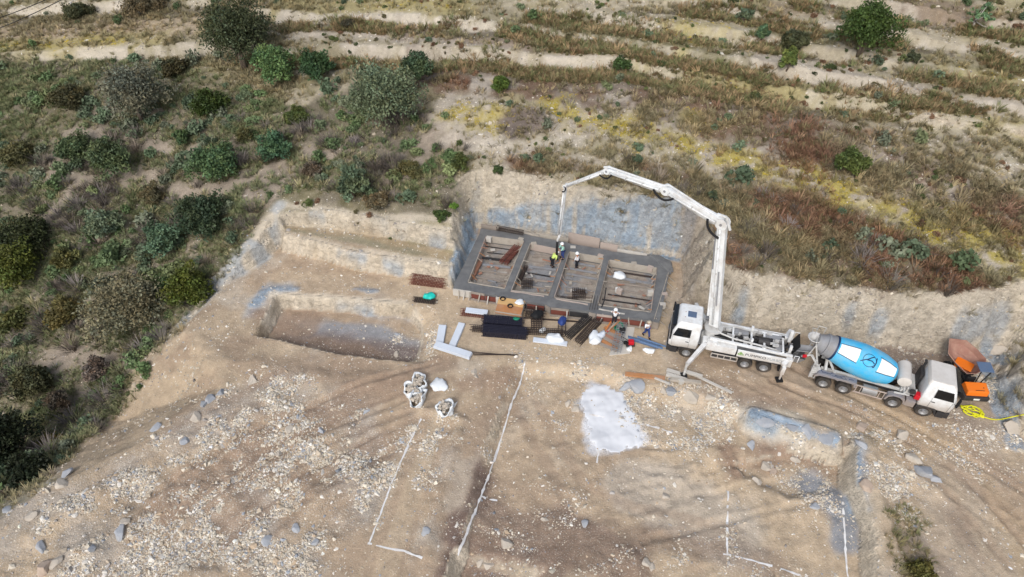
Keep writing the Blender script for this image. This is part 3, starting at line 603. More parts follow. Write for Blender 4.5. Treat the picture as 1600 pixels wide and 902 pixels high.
for (x, y, l) in [(963,410,1.0)]:
    MB().box(P(x, y, .55)-off, (1.0, .1, .5), -.25).build('formwork_panel', 'ply', fnd)
for x, y in [(764,374),(814,376),(834,383),(895,389),(938,402),(1016,420),(1016,458),(990,414),(968,455),(1038,462),(1035,478)]:
    MB().box(P(x, y, .62)-off, (.45, .3, .5), random.uniform(-.6, .2)).build('corner_block', random.choice(['wood', 'drycon', 'pinkwood']), fnd, bevel=.01)
# back boards on the far beam, front boards and props on the near beam
for k, (a, b, z1, m_) in enumerate([((752,354),(790,361),1.0,'wood2'),((792,360),(842,371),.95,'wood'),((841,369),(888,377),1.05,'wood'),((888,372),(937,382),1.35,'pinkwood'),((938,386),(965,391),1.25,'pinkwood'),((965,393),(1011,401),1.0,'drycon')]):
    brd(P(*a, ZT)+Vector((0,.12,0)), P(*b, ZT)+Vector((0,.12,0)), .2, z1, m_, .09)
girder(P(776,358,1.0), P(818,366,1.0), 'rebar_girder', 'rebar', .3, .3, parent=fnd, o3=off)
MB().bar(P(778,360,.5)-off, P(778,355,2.0)-off, .08).build('stake', 'wood', fnd)
for a, b, z1, m_ in [((708,454),(741,459),.8,'drycon'),((775,467),(797,471),.8,'drycon'),((935,486),(975,494),.86,'drycon'),((868,470),(918,479),.86,'pinkwood'),((798,458),(850,466),.84,'pinkwood')]:
    p, q_ = P(*a, .5), P(*b, .5); brd(p+Vector((0,-.1,0)), q_+Vector((0,-.1,0)), .15, z1, m_, .1)
for i in (1, 3, 5, 7):                                                   # near face: red-oxide shutters, pale capping boards, kicker planks
    p, q_ = LAT[0][i], LAT[0][i+1]; dn_ = Vector((-.254, -.967, 0))
    for k in range(2):
        s0, s1 = p.lerp(q_, .02+k*.49), p.lerp(q_, .48+k*.49)
        brd(s0+dn_*.06, s1+dn_*.06, .12, .60, 'rebarred' if (i+k) % 3 else 'dark', .06, 'formwork_panel')
        if (i+k) % 2: brd(s0+dn_*.08, s1+dn_*.08, .62, .84, random.choice(['wood', 'pinkwood', 'wood2']), .05)
    brd(p+dn_*.22, q_+dn_*.22, .05, .14, 'wood2', .12)
for i in (0, 2, 4, 6, 8):
    p, q_ = LAT[0][i], LAT[0][i+1]; brd(p+Vector((-.254, -.967, 0))*.06, q_+Vector((-.254, -.967, 0))*.06, .1, .78, 'drycon' if i < 4 else 'wood2', .06)
for bay in BAYS:                                                         # tie bars and spacer battens across the bay edges
    A, B, Cc, Dd = bay
    for k in range(9):
        t = (k+.5)/9
        for s0, s1 in ((A.lerp(Dd, t), B.lerp(Cc, t)), (B.lerp(Cc, t), A.lerp(Dd, t))):
            if random.random() < .55: e_ = s0+(s1-s0).normalized()*random.uniform(.25, .6); MB().bar(Vector((s0.x, s0.y, .86))-off, Vector((e_.x, e_.y, random.choice([.25, .5, .84])))-off, .05, .04).build('batten', random.choice(['wood', 'beam', 'terracotta', 'wood']), fnd)
for x, y in [(717,460),(726,462),(734,463),(750,466),(763,469),(818,480),(838,484),(886,492),(942,497),(958,499),(982,503),(1003,506)]:
    a = P(x, y-6, .8)-off; b = P(x-2+random.uniform(-3, 3), y+7, .05)-off
    MB().bar(a, b, .09, .05).build('prop', random.choice(['wood', 'drycon']), fnd)
for k in range(9):                                                       # shoring on the right side
    y = 430+k*8.5; a = P(1041-k*2.0, y, .8)-off; MB().bar(a, a+Vector((.75, random.uniform(-.2,.25), -.65)), .06).build('prop', 'wood', fnd)
brd(P(1044,428,.7), P(1022,500,.7), .1, .86, 'wood')
for a, b in [((707,452),(748,362))]: pass
MB().tube([P(940,480,1.0)-off, P(944,470,.95)-off, P(947,450,.9)-off], .05).build('pipe', 'dark', fnd)
for k in range(4):
    MB().bar(P(921+k*4, 484, .84)-off, P(926+k*4, 462, .84)-off, .035).build('reinforcing_bar', 'rebar', fnd)
# ------------------------------------------------------------------ vehicles
def RR(z, x0, x1, hw, r=.12, n=3):
    pts = []
    for cx_, cy_, a0 in ((x1-r, hw-r, 0), (x0+r, hw-r, 90), (x0+r, -hw+r, 180), (x1-r, -hw+r, 270)):
        for k in range(n+1):
            a = math.radians(a0+90*k/n); pts.append((cx_+r*math.cos(a), cy_+r*math.sin(a), z))
    return pts
def loft(levels, name, m, parent, r=.12):
    mb = MB(); rings = [RR(*l, r=r) for l in levels]; n = len(rings[0])
    for R_ in rings: mb.v += R_
    for i in range(len(rings)-1):
        for k in range(n): mb.f.append((i*n+k, i*n+(k+1)%n, (i+1)*n+(k+1)%n, (i+1)*n+k))
    mb.f.append(tuple(range(n))[::-1]); mb.f.append(tuple((len(rings)-1)*n+k for k in range(n)))
    o = mb.build(name, m, parent, smoothf=True); o.data.set_sharp_from_angle(angle=.7); return o
RY = Matrix.Rotation(math.pi/2, 4, 'Z')
def wheel(parent, x, y, r=.52, w=.3, side=1, m='tyre', name='wheel', dual=False):
    mx = RY
    prof = [(-w/2, r*.58), (-w/2, r*.9), (-w*.38, r), (w*.38, r), (w/2, r*.9), (w/2, r*.58)]
    mb = MB().lathe(prof, 28, mx)
    for k in range(28):                                             # tread lugs
        a = 2*math.pi*k/28; mb.add([(dx, dy, dz) for dx, dy, dz in ()], [])
        mb.box((math.cos(a)*r, 0, math.sin(a)*r), (.03, w*.8, .035), ry=-a)
    if dual: mb.lathe([(a-side*(w+.05), b) for a, b in prof], 28, mx)
    t = mb.build(name, m, parent, smoothf=True); t.data.set_sharp_from_angle(angle=.6); t.location = (x, y, r)
    o_ = side*w/2
    rim = MB().lathe([(o_-side*.0, r*.6), (o_-side*.02, r*.52), (o_-side*.12, r*.46), (o_-side*.14, .01)], 24, mx).build('rim', 'rim', t, smoothf=True)
    hub = MB().lathe([(o_-side*.14, r*.24), (o_-side*.0, r*.2), (o_+side*.01, .01)], 16, mx).build('hub', 'grey', t)
    nb = MB()
    for k in range(8):
        a = 2*math.pi*k/8; nb.box((math.cos(a)*r*.34, o_-side*.13, math.sin(a)*r*.34), (.04, .05, .04))
    nb.build('wheel_nuts', 'grey', t)
    return t
CABL = [(.98,-.60,1.30,1.17),(1.1,-.64,1.43,1.22),(1.6,-.65,1.47,1.235),(2.15,-.65,1.44,1.235),(3.05,-.62,1.12,1.13),(3.26,-.60,1.02,1.08),(3.38,-.52,.90,.98)]
def cab(root, hatch=True, roofm='white'):
    bodyc = loft(CABL, 'cab', 'white', root)
    loft([(3.08,-.66,1.12,1.11),(3.28,-.64,1.03,1.06),(3.42,-.55,.88,.94)], 'roof', roofm, root)
    def yz(z): return np.interp(z, [2.15, 3.05], [1.235, 1.13])
    MB().add([(1.452, -1.08, 2.12), (1.452, 1.08, 2.12), (1.155, .99, 3.0), (1.155, -.99, 3.0)], [(0,1,2,3)]).add([(1.440, -1.08, 2.12), (1.440, 1.08, 2.12), (1.14, .99, 3.0), (1.14, -.99, 3.0)], [(3,2,1,0)]).build('windscreen', 'glass', root)
    for s in (1, -1):
        pts = [(.02, 2.16), (.6, 2.16), (.9, 2.16), (1.24, 2.18), (1.0, 2.92), (.02, 2.92)]
        d = MB().add([(x, s*(float(yz(max(z, 2.15)))+.012), z) for x, z in pts]+[(x, s*(float(yz(max(z, 2.15)))-.01), z) for x, z in pts], [tuple(range(6)), tuple(range(11, 5, -1))]+[(i, (i+1)%6, (i+1)%6+6, i+6) for i in range(6)]).build('side_window', 'glass', root)
        sm = MB()
        sm.bar((0, s*1.245, 1.1), (0, s*1.245, 2.0), .02, .01); sm.bar((0, s*1.24, 2.0), (0, s*1.15, 2.95), .02, .01)
        sm.bar((1.2, s*1.24, 1.15), (1.25, s*1.24, 2.1), .02, .01); sm.build('door_seam', 'dark', root)
        MB().box((.15, s*1.25, 1.72), (.22, .03, .06)).build('door_handle', 'dark', root)
        mr = MB().tube([(1.25, s*1.15, 2.95), (1.42, s*1.45, 2.9), (1.42, s*1.45, 2.1), (1.35, s*1.25, 2.05)], .025, 6).build('mirror_arm', 'black', root)
        MB().box((1.4, s*1.47, 2.55), (.12, .24, .55)).build('mirror', 'black', mr, bevel=.03)
        MB().box((1.4, s*1.47, 2.15), (.12, .22, .2)).build('mirror', 'black', mr, bevel=.03)
        MB().prism([(-.62,.55),(-.62,1.0),(-.45,1.1),(.45,1.1),(.62,1.0),(.72,.5),(.62,.5),(.52,.85),(.3,1.02),(-.3,1.02),(-.52,.85),(-.55,.55)], s*.93, s*1.25).build('mudguard', 'dark', root, bevel=.01)
        MB().box((.98, s*1.1, .62), (.5, .28, .5)).box((.95, s*1.22, .45), (.4, .1, .05)).build('step', 'dark', root, bevel=.02)
        MB().box((1.5, s*.88, .75), (.1, .38, .2)).build('headlight', 'rim', root, bevel=.03)
    MB().box((1.35, 0, .66), (.3, 2.4, .5)).box((1.46, 0, 1.02), (.08, 1.7, .28)).build('bumper', 'dark', root, bevel=.04)
    MB().box((1.475, 0, 1.5), (.03, 1.9, .42)).build('grille', 'dark', root, bevel=.01)
    for k in range(4): pass
    MB().prism([(1.15,3.0),(1.42,2.98),(1.40,3.06),(1.12,3.2)], -1.05, 1.05).build('sun_visor', 'glass', root, bevel=.01)
    MB().box((1.49, 0, 1.5), (.02, .22, .22)).build('badge', 'rim', root)
    if hatch:
        MB().box((.15, .05, 3.425), (.62, .58, .05)).build('roof_hatch', 'slate', root, bevel=.015)
        MB().box((.62, -.1, 3.43), (.07, .07, .05)).box((.62, .42, 3.43), (.07, .07, .05)).build('roof_vents', 'pinkwood', root)
def textobj(txt, size, name, m, parent, origin, xdir, ydir, th=.006):
    cu = bpy.data.curves.new(name, 'FONT'); cu.body = txt; cu.size = size; cu.extrude = th
    o = bpy.data.objects.new(name, cu); S.collection.objects.link(o)
    dg = bpy.context.evaluated_depsgraph_get(); me = bpy.data.meshes.new_from_object(o.evaluated_get(dg)); bpy.data.objects.remove(o)
    me.name = name; me.materials.clear(); me.materials.append(M[m])
    x = Vector(xdir).normalized(); y = Vector(ydir).normalized(); z = x.cross(y); o = link(bpy.data.objects.new(name, me)); o.parent = parent
    o.matrix_local = Matrix.Translation(origin) @ Matrix((x, y, z)).transposed().to_4x4(); return o

# ---- concrete pump truck
hp = Vector((-.9664, .2571, 0)); hr = math.atan2(hp.y, hp.x); lf = Vector((-hp.y, hp.x, 0))
c0 = P(1070, 559, 0); c0 = c0-lf*1.22; c0.z = zz(c0.x, c0.y)+.02
pump = thing('concrete_pump_truck', 'white three-axle concrete pump truck with its long boom arched over the foundation', 'pump truck', c0, hr)
cab(pump)
for s in (1, -1):
    wheel(pump, 0, s*1.07, side=s)
    for x in (-4.2, -5.55): wheel(pump, x, s*1.07, side=s, dual=True)
MB().box((-3.2, .42, .95), (7.6, .09, .28)).box((-3.2, -.42, .95), (7.6, .09, .28)).box((-4.2, 0, .7), (.14, 1.8, .14)).box((-5.55, 0, .7), (.14, 1.8, .14)).box((0, 0, .6), (.14, 1.8, .14)).build('chassis', 'dark', pump)
for s in (1, -1):
    MB().prism([(-3.45,1.22),(-3.45,1.92),(-7.15,1.92),(-7.25,1.25),(-6.3,1.25)], s*1.16, s*1.24).build('side_skirt', 'white', pump, bevel=.015)
    MB().box((-5.0, s*1.0, 1.2), (3.0, .5, .05)).build('mudguard', 'dark', pump)
    MB().box((-2.3, s*.98, 1.62), (2.1, .5, .66)).box((-1.6, s*.98, 2.02), (.7, .4, .14)).box((-2.7, s*1.24, 1.6), (.5, .03, .4)).build('locker', 'white', pump, bevel=.03)
    fr = MB()
    for z in (.62, 1.02): fr.bar((-1.75, s*1.2, z), (-3.6, s*1.2, z), .06)
    for k in range(5): fr.bar((-1.75-k*.4625, s*1.2, .62), (-1.75-k*.4625, s*1.2, 1.02), .05)
    fr.build('step_frame', 'white', pump)
    MB().box((-2.65, s*1.0, .8), (1.7, .3, .4)).build('side_tank', 'dark', pump, bevel=.03)
    MB().box((-6.55, s*1.08, .8), (.12, .4, .5)).build('mudflap', 'black', pump)
textobj('PUMPIKO', .345, 'lettering', 'print', pump, (-4.0, 1.245, 1.48), (-1,0,0), (0,0,1))
textobj('TURBO', .32, 'lettering', 'greyprint', pump, (-5.5, 1.245, 1.48), (-1,0,0), (0,0,1))
MB().tube([(-3.5, 1.25, 1.5), (-3.7, 1.25, 1.78), (-3.9, 1.25, 1.5), (-3.7, 1.25, 1.46), (-3.5, 1.25, 1.5)], .03, 5).box((-3.7, 1.25, 1.6), (.14, .012, .12)).build('emblem', 'grn', pump)
MB().box((-3.4, 0, 1.25), (5.6, 1.5, .08)).build('deck', 'grey', pump)
# deck frame, pumping cylinders, water box
fr = MB(); fr.bar((-1.4, .86, 2.2), (-7.2, .86, 1.92), .16, .2); fr.bar((-1.4, -.8, 2.25), (-7.2, -.8, 1.95), .16, .2)
for x in (-3.0, -4.3, -5.2, -6.5): fr.bar((x, -.85, 2.1), (x, .85, 2.1), .14, .1); 
for x in (-4.3,): fr.box((x, .45, 2.25), (.16, .16, .5)); fr.box((x, -.7, 2.3), (.18, .18, .6))
fr.build('deck_frame', 'white', pump, bevel=.015)
cy = MB()
for y in (-.28, .22): cy.tube([(-2.6, y, 1.75), (-6.9, y, 1.5)], .14, 12)
cy.build('pumping_cylinder', 'dark', pump)
MB().tube([(-4.8, 0, 1.95), (-5.6, 0, 1.95)], .34, 18).build('oil_cooler', 'dark', pump)
for c_b, d_b in (((-5.9, -.55, 1.85), (1.4, .5, .5)), ((-6.3, .3, 1.75), (.6, .6, .5)), ((-3.6, -.45, 2.0), (1.0, .5, .35))): MB().box(c_b, d_b).build('water_box', 'grey', pump, bevel=.03)
pp = MB().tube([(-1.75, .2, 2.6), (-2.1, .45, 2.45), (-3.0, .62, 2.35), (-5.2, .62, 2.12), (-7.0, .5, 1.75), (-7.3, .2, 1.6)], .07, 8).tube([(-1.6, -.5, 2.35), (-3.2, -.6, 2.3), (-5, -.5, 2.2)], .045, 6).build('delivery_pipe', 'white2', pump, smoothf=True)
hs_ = MB()
for k in range(7): 
    y = -.6+k*.2; hs_.tube([(-2.0, y, 1.6), (-3.0, y+random.uniform(-.1,.1), 1.75), (-4.4, y*.7, 1.55), (-6.6, y*.6, 1.7)], .03, 5)
for k in range(8): hs_.tube([(-1.2-k*.05, .1, 2.0), (-1.7, .4+k*.05, 2.4), (-2.1-k*.1, .3, 2.0)], .025, 5)
hs_.build('hydraulic_hoses', 'black', pump)
sc = MB()
for k in range(22): sc.box((random.uniform(-7.0, -2.6), random.uniform(-.7, .7), random.uniform(1.9, 2.2)), (random.uniform(.1, .4), random.uniform(.08, .25), random.uniform(.08, .25)), random.uniform(-.3, .3))
sc.build('valve_blocks', 'white2', pump)['kind'] = 'stuff'
sc = MB()
for k in range(16): sc.box((random.uniform(-7.0, -2.6), random.uniform(-.7, .7), random.uniform(1.9, 2.2)), (random.uniform(.1, .3), random.uniform(.08, .2), random.uniform(.08, .2)), random.uniform(-.3, .3))
sc.build('fittings', 'dark', pump)['kind'] = 'stuff'
# hopper and splash flap
MB().add([(-7.15,-.7,1.75),(-7.15,.7,1.75),(-8.15,.7,1.65),(-8.15,-.7,1.65),(-7.3,-.4,.9),(-7.3,.4,.9),(-7.9,.4,.9),(-7.9,-.4,.9)], [(0,1,5,4),(1,2,6,5),(2,3,7,6),(3,0,4,7),(4,5,6,7)]).build('hopper', 'grey', pump)
gr = MB()
for k in range(9): gr.bar((-7.2, -.62+k*.155, 1.7), (-8.1, -.62+k*.155, 1.62), .02)
gr.build('hopper_grate', 'dark', pump)
MB().box((-7.35, -.1, 2.25), (.06, 1.3, .95), ry=-.35).build('splash_flap', 'black', pump, bevel=.01)
MB().box((-6.95, -.55, 2.45), (.22, .22, 1.1)).build('rear_post', 'white', pump, bevel=.02); MB().box((-7.0, .4, 2.1), (.2, .2, .7)).build('rear_post', 'white', pump, bevel=.02)
MB().tube([(-7.2, -.75, 1.9), (-7.2, -.75, 2.75), (-7.5, -.75, 2.75), (-7.5, -.75, 1.9)], .03, 6).tube([(-7.3, 1.0, 1.5), (-7.3, 1.0, 2.15), (-7.6, 1.0, 2.15), (-7.6, 1.0, 1.5)], .03, 6).build('grab_rail', 'white', pump)
# turret
tur = MB().lathe([(1.3, .01), (1.3, .72), (1.55, .72), (1.6, .58), (2.35, .5), (2.4, .66), (2.52, .66), (2.54, .01)], 26, Matrix.Translation((-1.55, 0, 0)) @ Matrix.Rotation(-math.pi/2, 4, 'Y')).build('turret', 'white2', pump, smoothf=True); tur.data.set_sharp_from_angle(angle=.6)
MB().box((-1.55, -.6, 1.75), (1.0, 1.1, .8), taper=.8).box((-1.3, .75, 1.7), (.9, .7, .5), taper=.8).build('turret_mount', 'white', pump, bevel=.04)
MB().box((-1.3, -1.1, 2.35), (.7, .6, .25)).build('cooler_box', 'grey', pump, bevel=.02)
# outriggers: long swung front legs, folded-out rear legs
c1 = pump.matrix_basis.copy(); iw = (Matrix.Translation(c0) @ Matrix.Rotation(hr, 4, 'Z')).inverted()
def loc(v): return iw @ Vector(v)
foot = loc(P(1068, 588, .15)); 
a0 = Vector((-1.15, 1.1, 1.75)); tip_ = Vector((foot.x, foot.y, 1.45))
og = MB().bar(a0, tip_, .34, .38, w2=.24, h2=.28).build('outrigger_arm', 'white', pump, bevel=.02)
MB().tube([tip_+Vector((0,0,.15)), (foot.x, foot.y, .35)], .09, 10).tube([tip_+Vector((0,0,-.3)), (foot.x, foot.y, .3)], .065, 10).build('jack_leg', 'white2', og)
MB().box((foot.x, foot.y, .22), (.45, .45, .16), .3).build('foot_plate', 'black', og, bevel=.02)
f2_ = loc(P(1217, 594, .1)); a0 = Vector((-7.0, 1.05, 1.7))
og = MB().bar(a0, (f2_.x+.1, f2_.y-.15, 1.5), .34, .44, w2=.3).box((-7.0, 1.15, 1.55), (.42, .3, .75)).build('outrigger_arm', 'white', pump, bevel=.02)
MB().box((f2_.x, f2_.y-.05, 1.15), (.26, .26, .8)).tube([(f2_.x, f2_.y, 1.0), (f2_.x, f2_.y, .2)], .07, 10).build('jack_leg', 'white', og, bevel=.02)
MB().box((f2_.x, f2_.y, .12), (.46, .46, .16), .3).build('foot_plate', 'black', og, bevel=.02)
og = MB().bar((-1.1, -1.0, 1.75), (-.2, -3.0, 1.55), .34, .38, w2=.24, h2=.28).build('outrigger_arm', 'white', pump, bevel=.02)
MB().tube([(-.2, -3.0, 1.6), (-.2, -3.0, .2)], .08, 10).build('jack_leg', 'white2', og); MB().box((-.2, -3.0, .12), (.45, .45, .14)).build('foot_plate', 'black', og)
og = MB().bar((-6.8, -1.0, 1.7), (-7.2, -1.9, 1.6), .32, .4).build('outrigger_arm', 'white', pump, bevel=.02)
MB().tube([(-7.2, -1.9, 1.7), (-7.2, -1.9, .2)], .08, 10).build('jack_leg', 'white2', og); MB().box((-7.2, -1.9, .12), (.45, .45, .14)).build('foot_plate', 'black', og)
# boom: five box sections folded out in one vertical plane over the turret
BJ = [Vector(v) for v in ((14.84,33.82,3.0),(13.62,34.82,11.5),(10.32,37.56,12.12),(6.75,40.53,11.60),(4.07,42.75,8.62),(3.87,42.92,3.5))]
BJ[0] = P(0,0,0)*0+Vector((c0.x,c0.y,0))+hp*(-1.55)+Vector((0,0,2.75))
pd = Vector((-.7695, .6387, 0)); side = Vector((-.6387, -.7695, 0))
sec = [(.44,.72,.58),(.38,.62,.44),(.32,.44,.32),(.26,.32,.22),(.18,.2,.13)]
prevn = None
for k, (w, h0, h1) in enumerate(sec):
    a, b = BJ[k], BJ[k+1]; d = (b-a).normalized(); up = side.cross(d).normalized()
    if up.z < 0 and k < 4: up = -up
    mb = MB(); la, lb = loc(a), loc(b)
    sd3 = iw.to_3x3() @ side; u3 = iw.to_3x3() @ up
    r_ = u3
    def bx(p, q_, wa, ha, wb, hb):
        vs = []
        for p_, w_, h_ in ((p, wa, ha), (q_, wb, hb)):
            vs += [p_-sd3*w_/2-u3*h_/2, p_+sd3*w_/2-u3*h_/2, p_+sd3*w_/2+u3*h_/2, p_-sd3*w_/2+u3*h_/2]
        return mb.add(vs, [(0,3,2,1),(4,5,6,7),(0,1,5,4),(1,2,6,5),(2,3,7,6),(3,0,4,7)])
    bx(la, lb, w, h0, w*.85, h1)
    bs_ = mb.build('boom_section', 'white', pump, bevel=.02)
    dl = (lb-la).normalized(); Ln = (lb-la).length
    mb = MB()                                                     # pipe clamps and delivery line along the section
    o1 = sd3*(w/2+.13); pr = .065
    mb.tube([la+o1+dl*.3, la+o1+dl*(Ln-.3)], pr, 8); pip = mb.build('boom_pipe', 'white', bs_, smoothf=True)
    mb = MB()
    for t in np.linspace(.08, .92, max(3, int(Ln/1.1))): mb.bar(la+dl*Ln*t+sd3*w/2, la+dl*Ln*t+o1+sd3*.09, .08, .16)
    mb.build('pipe_clamps', 'white2', bs_)
    if k in (0, 1, 2, 3):                                          # elbow plates and linkage at the far joint
        kn = MB(); kr = (.42, .34, .26, .17)[k]
        for s in (-1, 1):
            c = lb+sd3*s*(w/2+.03); kn.lathe([(-.03, .01), (-.03, kr), (.03, kr), (.03, .01)], 16, Matrix.Translation(c) @ sd3.to_track_quat('X', 'Z').to_matrix().to_4x4())
        kn.build('elbow_plate', 'white', bs_)
        MB().lathe([(-w*.75, .01), (-w*.75, .09), (w*.75, .09), (w*.75, .01)], 12, Matrix.Translation(lb) @ sd3.to_track_quat('X', 'Z').to_matrix().to_4x4()).build('elbow_pin', 'grey', bs_)
    if k == 1 or k == 2:
        hh = .5 if k == 1 else .34
        ln = MB(); a_ = la+dl*.5+u3*(hh+.06); m1 = la+dl*Ln*.28+u3*(hh); e_ = lb-dl*.1+u3*hh*.9
        ln.bar(la+dl*.15+u3*.25, e_, .07, .1); ln.bar(e_, lb+u3*.15+dl*.35, .08, .12); ln.bar(e_-dl*.7, lb-dl*.8, .07, .09)
        ln.build('link_arm', 'white', bs_)
        ln = MB(); ln.tube([la+dl*.5-u3*(h0/2+.12), la+dl*Ln*.55-u3*(h0/2+.1)], .08, 8); ln.tube([la+dl*Ln*.55-u3*(h0/2+.1), lb-u3*.2-dl*.1], .045, 8); ln.build('boom_cylinder', 'white2', bs_, smoothf=True)
    if k == 0:
        ln = MB(); ln.bar(la+dl*.6-u3*.0-(iw.to_3x3() @ pd)*(-.55), la+dl*Ln*.55-(iw.to_3x3() @ pd)*(-.42), .16, .18); ln.build('boom_cylinder', 'white', bs_, bevel=.02)
        ln = MB().tube([la+dl*Ln*.52-(iw.to_3x3() @ pd)*(-.5), la+dl*Ln*.9-(iw.to_3x3() @ pd)*(-.42)], .05, 8).tube([la+dl*2.2+sd3*.4+u3*.2, la+dl*5.2+sd3*.42+u3*.2], .04, 8).build('cylinder_rod', 'grey', bs_)
        kn = MB(); p_ = lb; kn.bar(p_-(iw.to_3x3() @ pd)*.55-dl*.3, p_-(iw.to_3x3() @ pd)*.25+dl*.55, .1, .14); kn.bar(p_-(iw.to_3x3() @ pd)*.25+dl*.55, p_+(iw.to_3x3() @ pd)*.4+dl*.5, .1, .14); kn.build('link_arm', 'white', bs_)
for j, (r0, sg) in ((1, (.085, .6)), (2, (.075, .5)), (3, (.06, .35)), (4, (.05, .2))):        # black hose loops at the elbows
    b = loc(BJ[j]); da = (loc(BJ[j-1])-b).normalized(); db = (loc(BJ[min(j+1,5)])-b).normalized(); inn = (da+db).normalized()
    sd3 = iw.to_3x3() @ side; o1 = sd3*.42
    p0, p1_, p2 = b+o1+da*sg*1.6, b+o1+inn*sg*2.0, b+o1+db*sg*1.5
    MB().tube([p0*(1-t)**2+p1_*2*t*(1-t)+p2*t*t for t in np.linspace(0, 1, 10)], r0, 8).build('boom_hose', 'black', pump, smoothf=True)
e5 = loc(BJ[5]); dn = Vector((0,0,-1)); wl_ = Vector(loc(BJ[5]))
MB().tube([e5+Vector((0,0,.2)), e5+Vector((.05,0,-.1)), e5+Vector((.15,.02,-.35)), e5+Vector((.16,.02,-.6))], .09, 8).build('end_elbow', 'white', pump, smoothf=True)
MB().tube([e5+Vector((.16,.02,-.55)), e5+Vector((.17,.03,-1.3)), e5+Vector((.14,.05,-2.0)), e5+Vector((.1,.1,-2.5))], .10, 10).build('end_hose', 'black', pump, smoothf=True)
for t in (.25, .5, .75):
    p_ = loc(BJ[4].lerp(BJ[5], t)); MB().tube([p_, p_+sd3*.3+Vector((0,0,.15)), p_+sd3*.2+Vector((0,0,.4))], .03, 5).build('hose_hook', 'white', pump)

# ---- mixer truck
hm = Vector((math.cos(math.radians(-21.5)), math.sin(math.radians(-21.5)), 0)); rt = Vector((hm.y, -hm.x, 0))
c0 = P(1437, 651, 0)-rt*1.22; c0.z = zz(c0.x, c0.y)+.02
mix_ = thing('mixer_truck', 'white cab mixer truck with a bright blue drum backed up to the pump', 'mixer truck', c0, math.radians(-21.5))
cab(mix_, hatch=False, roofm='roof')
for s in (1, -1):
    wheel(mix_, 0, s*1.07, side=s); wheel(mix_, -1.95, s*1.07, side=s)
    for x in (-5.2, -6.55): wheel(mix_, x, s*1.07, side=s, dual=True)
MB().box((-3.3, .42, .98), (8.2, .09, .28)).box((-3.3, -.42, .98), (8.2, .09, .28)).box((-5.2,0,.7),(.14,1.8,.14)).box((-6.55,0,.7),(.14,1.8,.14)).box((0,0,.6),(.14,1.8,.14)).box((-1.95,0,.6),(.14,1.8,.14)).build('chassis', 'dark', mix_)
for s in (1, -1):
    MB().prism([(-4.55,1.0),(-4.6,1.5),(-7.15,1.5),(-7.35,1.1),(-7.25,1.05),(-7.0,1.25),(-6.0,1.3),(-5.8,1.2),(-5.7,1.3),(-4.75,1.28),(-4.68,1.0)], s*.85, s*1.26).build('mudguard', 'bluegrey', mix_, bevel=.02)
    MB().prism([(-1.3,.75),(-1.4,1.2),(-1.7,1.36),(-2.2,1.36),(-2.5,1.2),(-2.62,.7),(-2.5,.7),(-2.4,1.05),(-2.15,1.24),(-1.75,1.24),(-1.5,1.05),(-1.42,.75)], s*.85, s*1.26).build('mudguard', 'bluegrey', mix_, bevel=.02)
    MB().box((-1.02, s*1.02, .95), (.62, .44, .62)).build('battery_box', 'bluegrey', mix_, bevel=.03)
    MB().tube([(-3.15, s*1.0, .95), (-3.15-.95, s*1.0, .95)], .33, 18).build('fuel_tank', 'rim', mix_, smoothf=False)
    fr = MB(); fr.bar((-2.6, s*1.2, 1.3), (-4.6, s*1.2, 1.3), .06, .08); fr.bar((-2.7, s*1.22, .62), (-4.6, s*1.22, .62), .05, .1)
    for x in (-2.7, -3.0, -4.2, -4.5): fr.bar((x, s*1.2, .6), (x, s*1.2, 1.32), .05)
    fr.build('side_guard', 'pinkwood', mix_)
dash = MB()
for r_i, z in enumerate((1.507,)):
    for k in range(26):
        if random.random() < .85: dash.box((-4.85-k*.085, -1.06+(.1 if k % 9 > 6 else 0), 1.506), (.055, random.uniform(.05, .1), .006))
    for k in range(12): dash.box((-5.3-k*.085, -1.18, 1.506), (.055, .05, .006))
dash.build('worn_lettering', 'navy', mix_)
MB().box((-3.9, .55, 1.35), (6.2, .14, .22)).box((-3.9, -.55, 1.35), (6.2, .14, .22)).box((-1.75, 0, 1.5), (.14, 1.5, .3)).build('drum_frame', 'white2', mix_, bevel=.01)
fr = MB()
for s in (1, -1): fr.bar((-6.7, s*.8, 1.3), (-6.9, s*.35, 2.6), .16); fr.bar((-6.0, s*.8, 1.3), (-6.7, s*.5, 2.3), .12); fr.bar((-1.5, s*.9, 1.35), (-1.75, s*.35, 2.1), .14); fr.bar((-1.2, s*.9, 1.4), (-2.2, s*1.05, 1.45), .1)
fr.build('drum_pedestal', 'white2', mix_, bevel=.01)
DA = Vector((-2.45, 0, 2.05)); DB = Vector((-6.75, 0, 3.05)); dax = (DB-DA); DL = dax.length; dax.normalize()
q3 = Vector((0,0,1)); dy = Vector((0,1,0)); dz = dax.cross(dy)*-1; dz = dz if dz.z > 0 else -dz
DM = Matrix((dax, dy, dz)).transposed().to_4x4(); DM.translation = DA
prof_b = [(0, .35), (.02, .62), (.25, .86), (.9, 1.07), (1.7, 1.17), (2.5, 1.18), (3.3, 1.10), (DL, .88)]
def rad(a): return float(np.interp(a, [p[0] for p in prof_b], [p[1] for p in prof_b]))
pb = [(0, .01)]+[(a, rad(a)) for a in sorted(set(list(np.linspace(.02, DL, 20))))]
drum = MB().lathe(pb, 48, DM).build('drum', 'cyan', mix_, smoothf=True)
gcone = MB().lathe([(DL, .885), (DL+.02, .86), (DL+.45, .76), (DL+.47, .80), (DL+.6, .79), (DL+.62, .70), (DL+1.15, .50), (DL+1.15, .4), (DL+.7, .35)], 36, DM).build('drum_cone', 'grey', drum, smoothf=True); gcone.data.set_sharp_from_angle(angle=.5)
MB().lathe([(DL-.07, .905), (DL-.07, .93), (DL+.05, .90), (DL+.05, .86)], 40, DM).build('roller_ring', 'navy', drum)
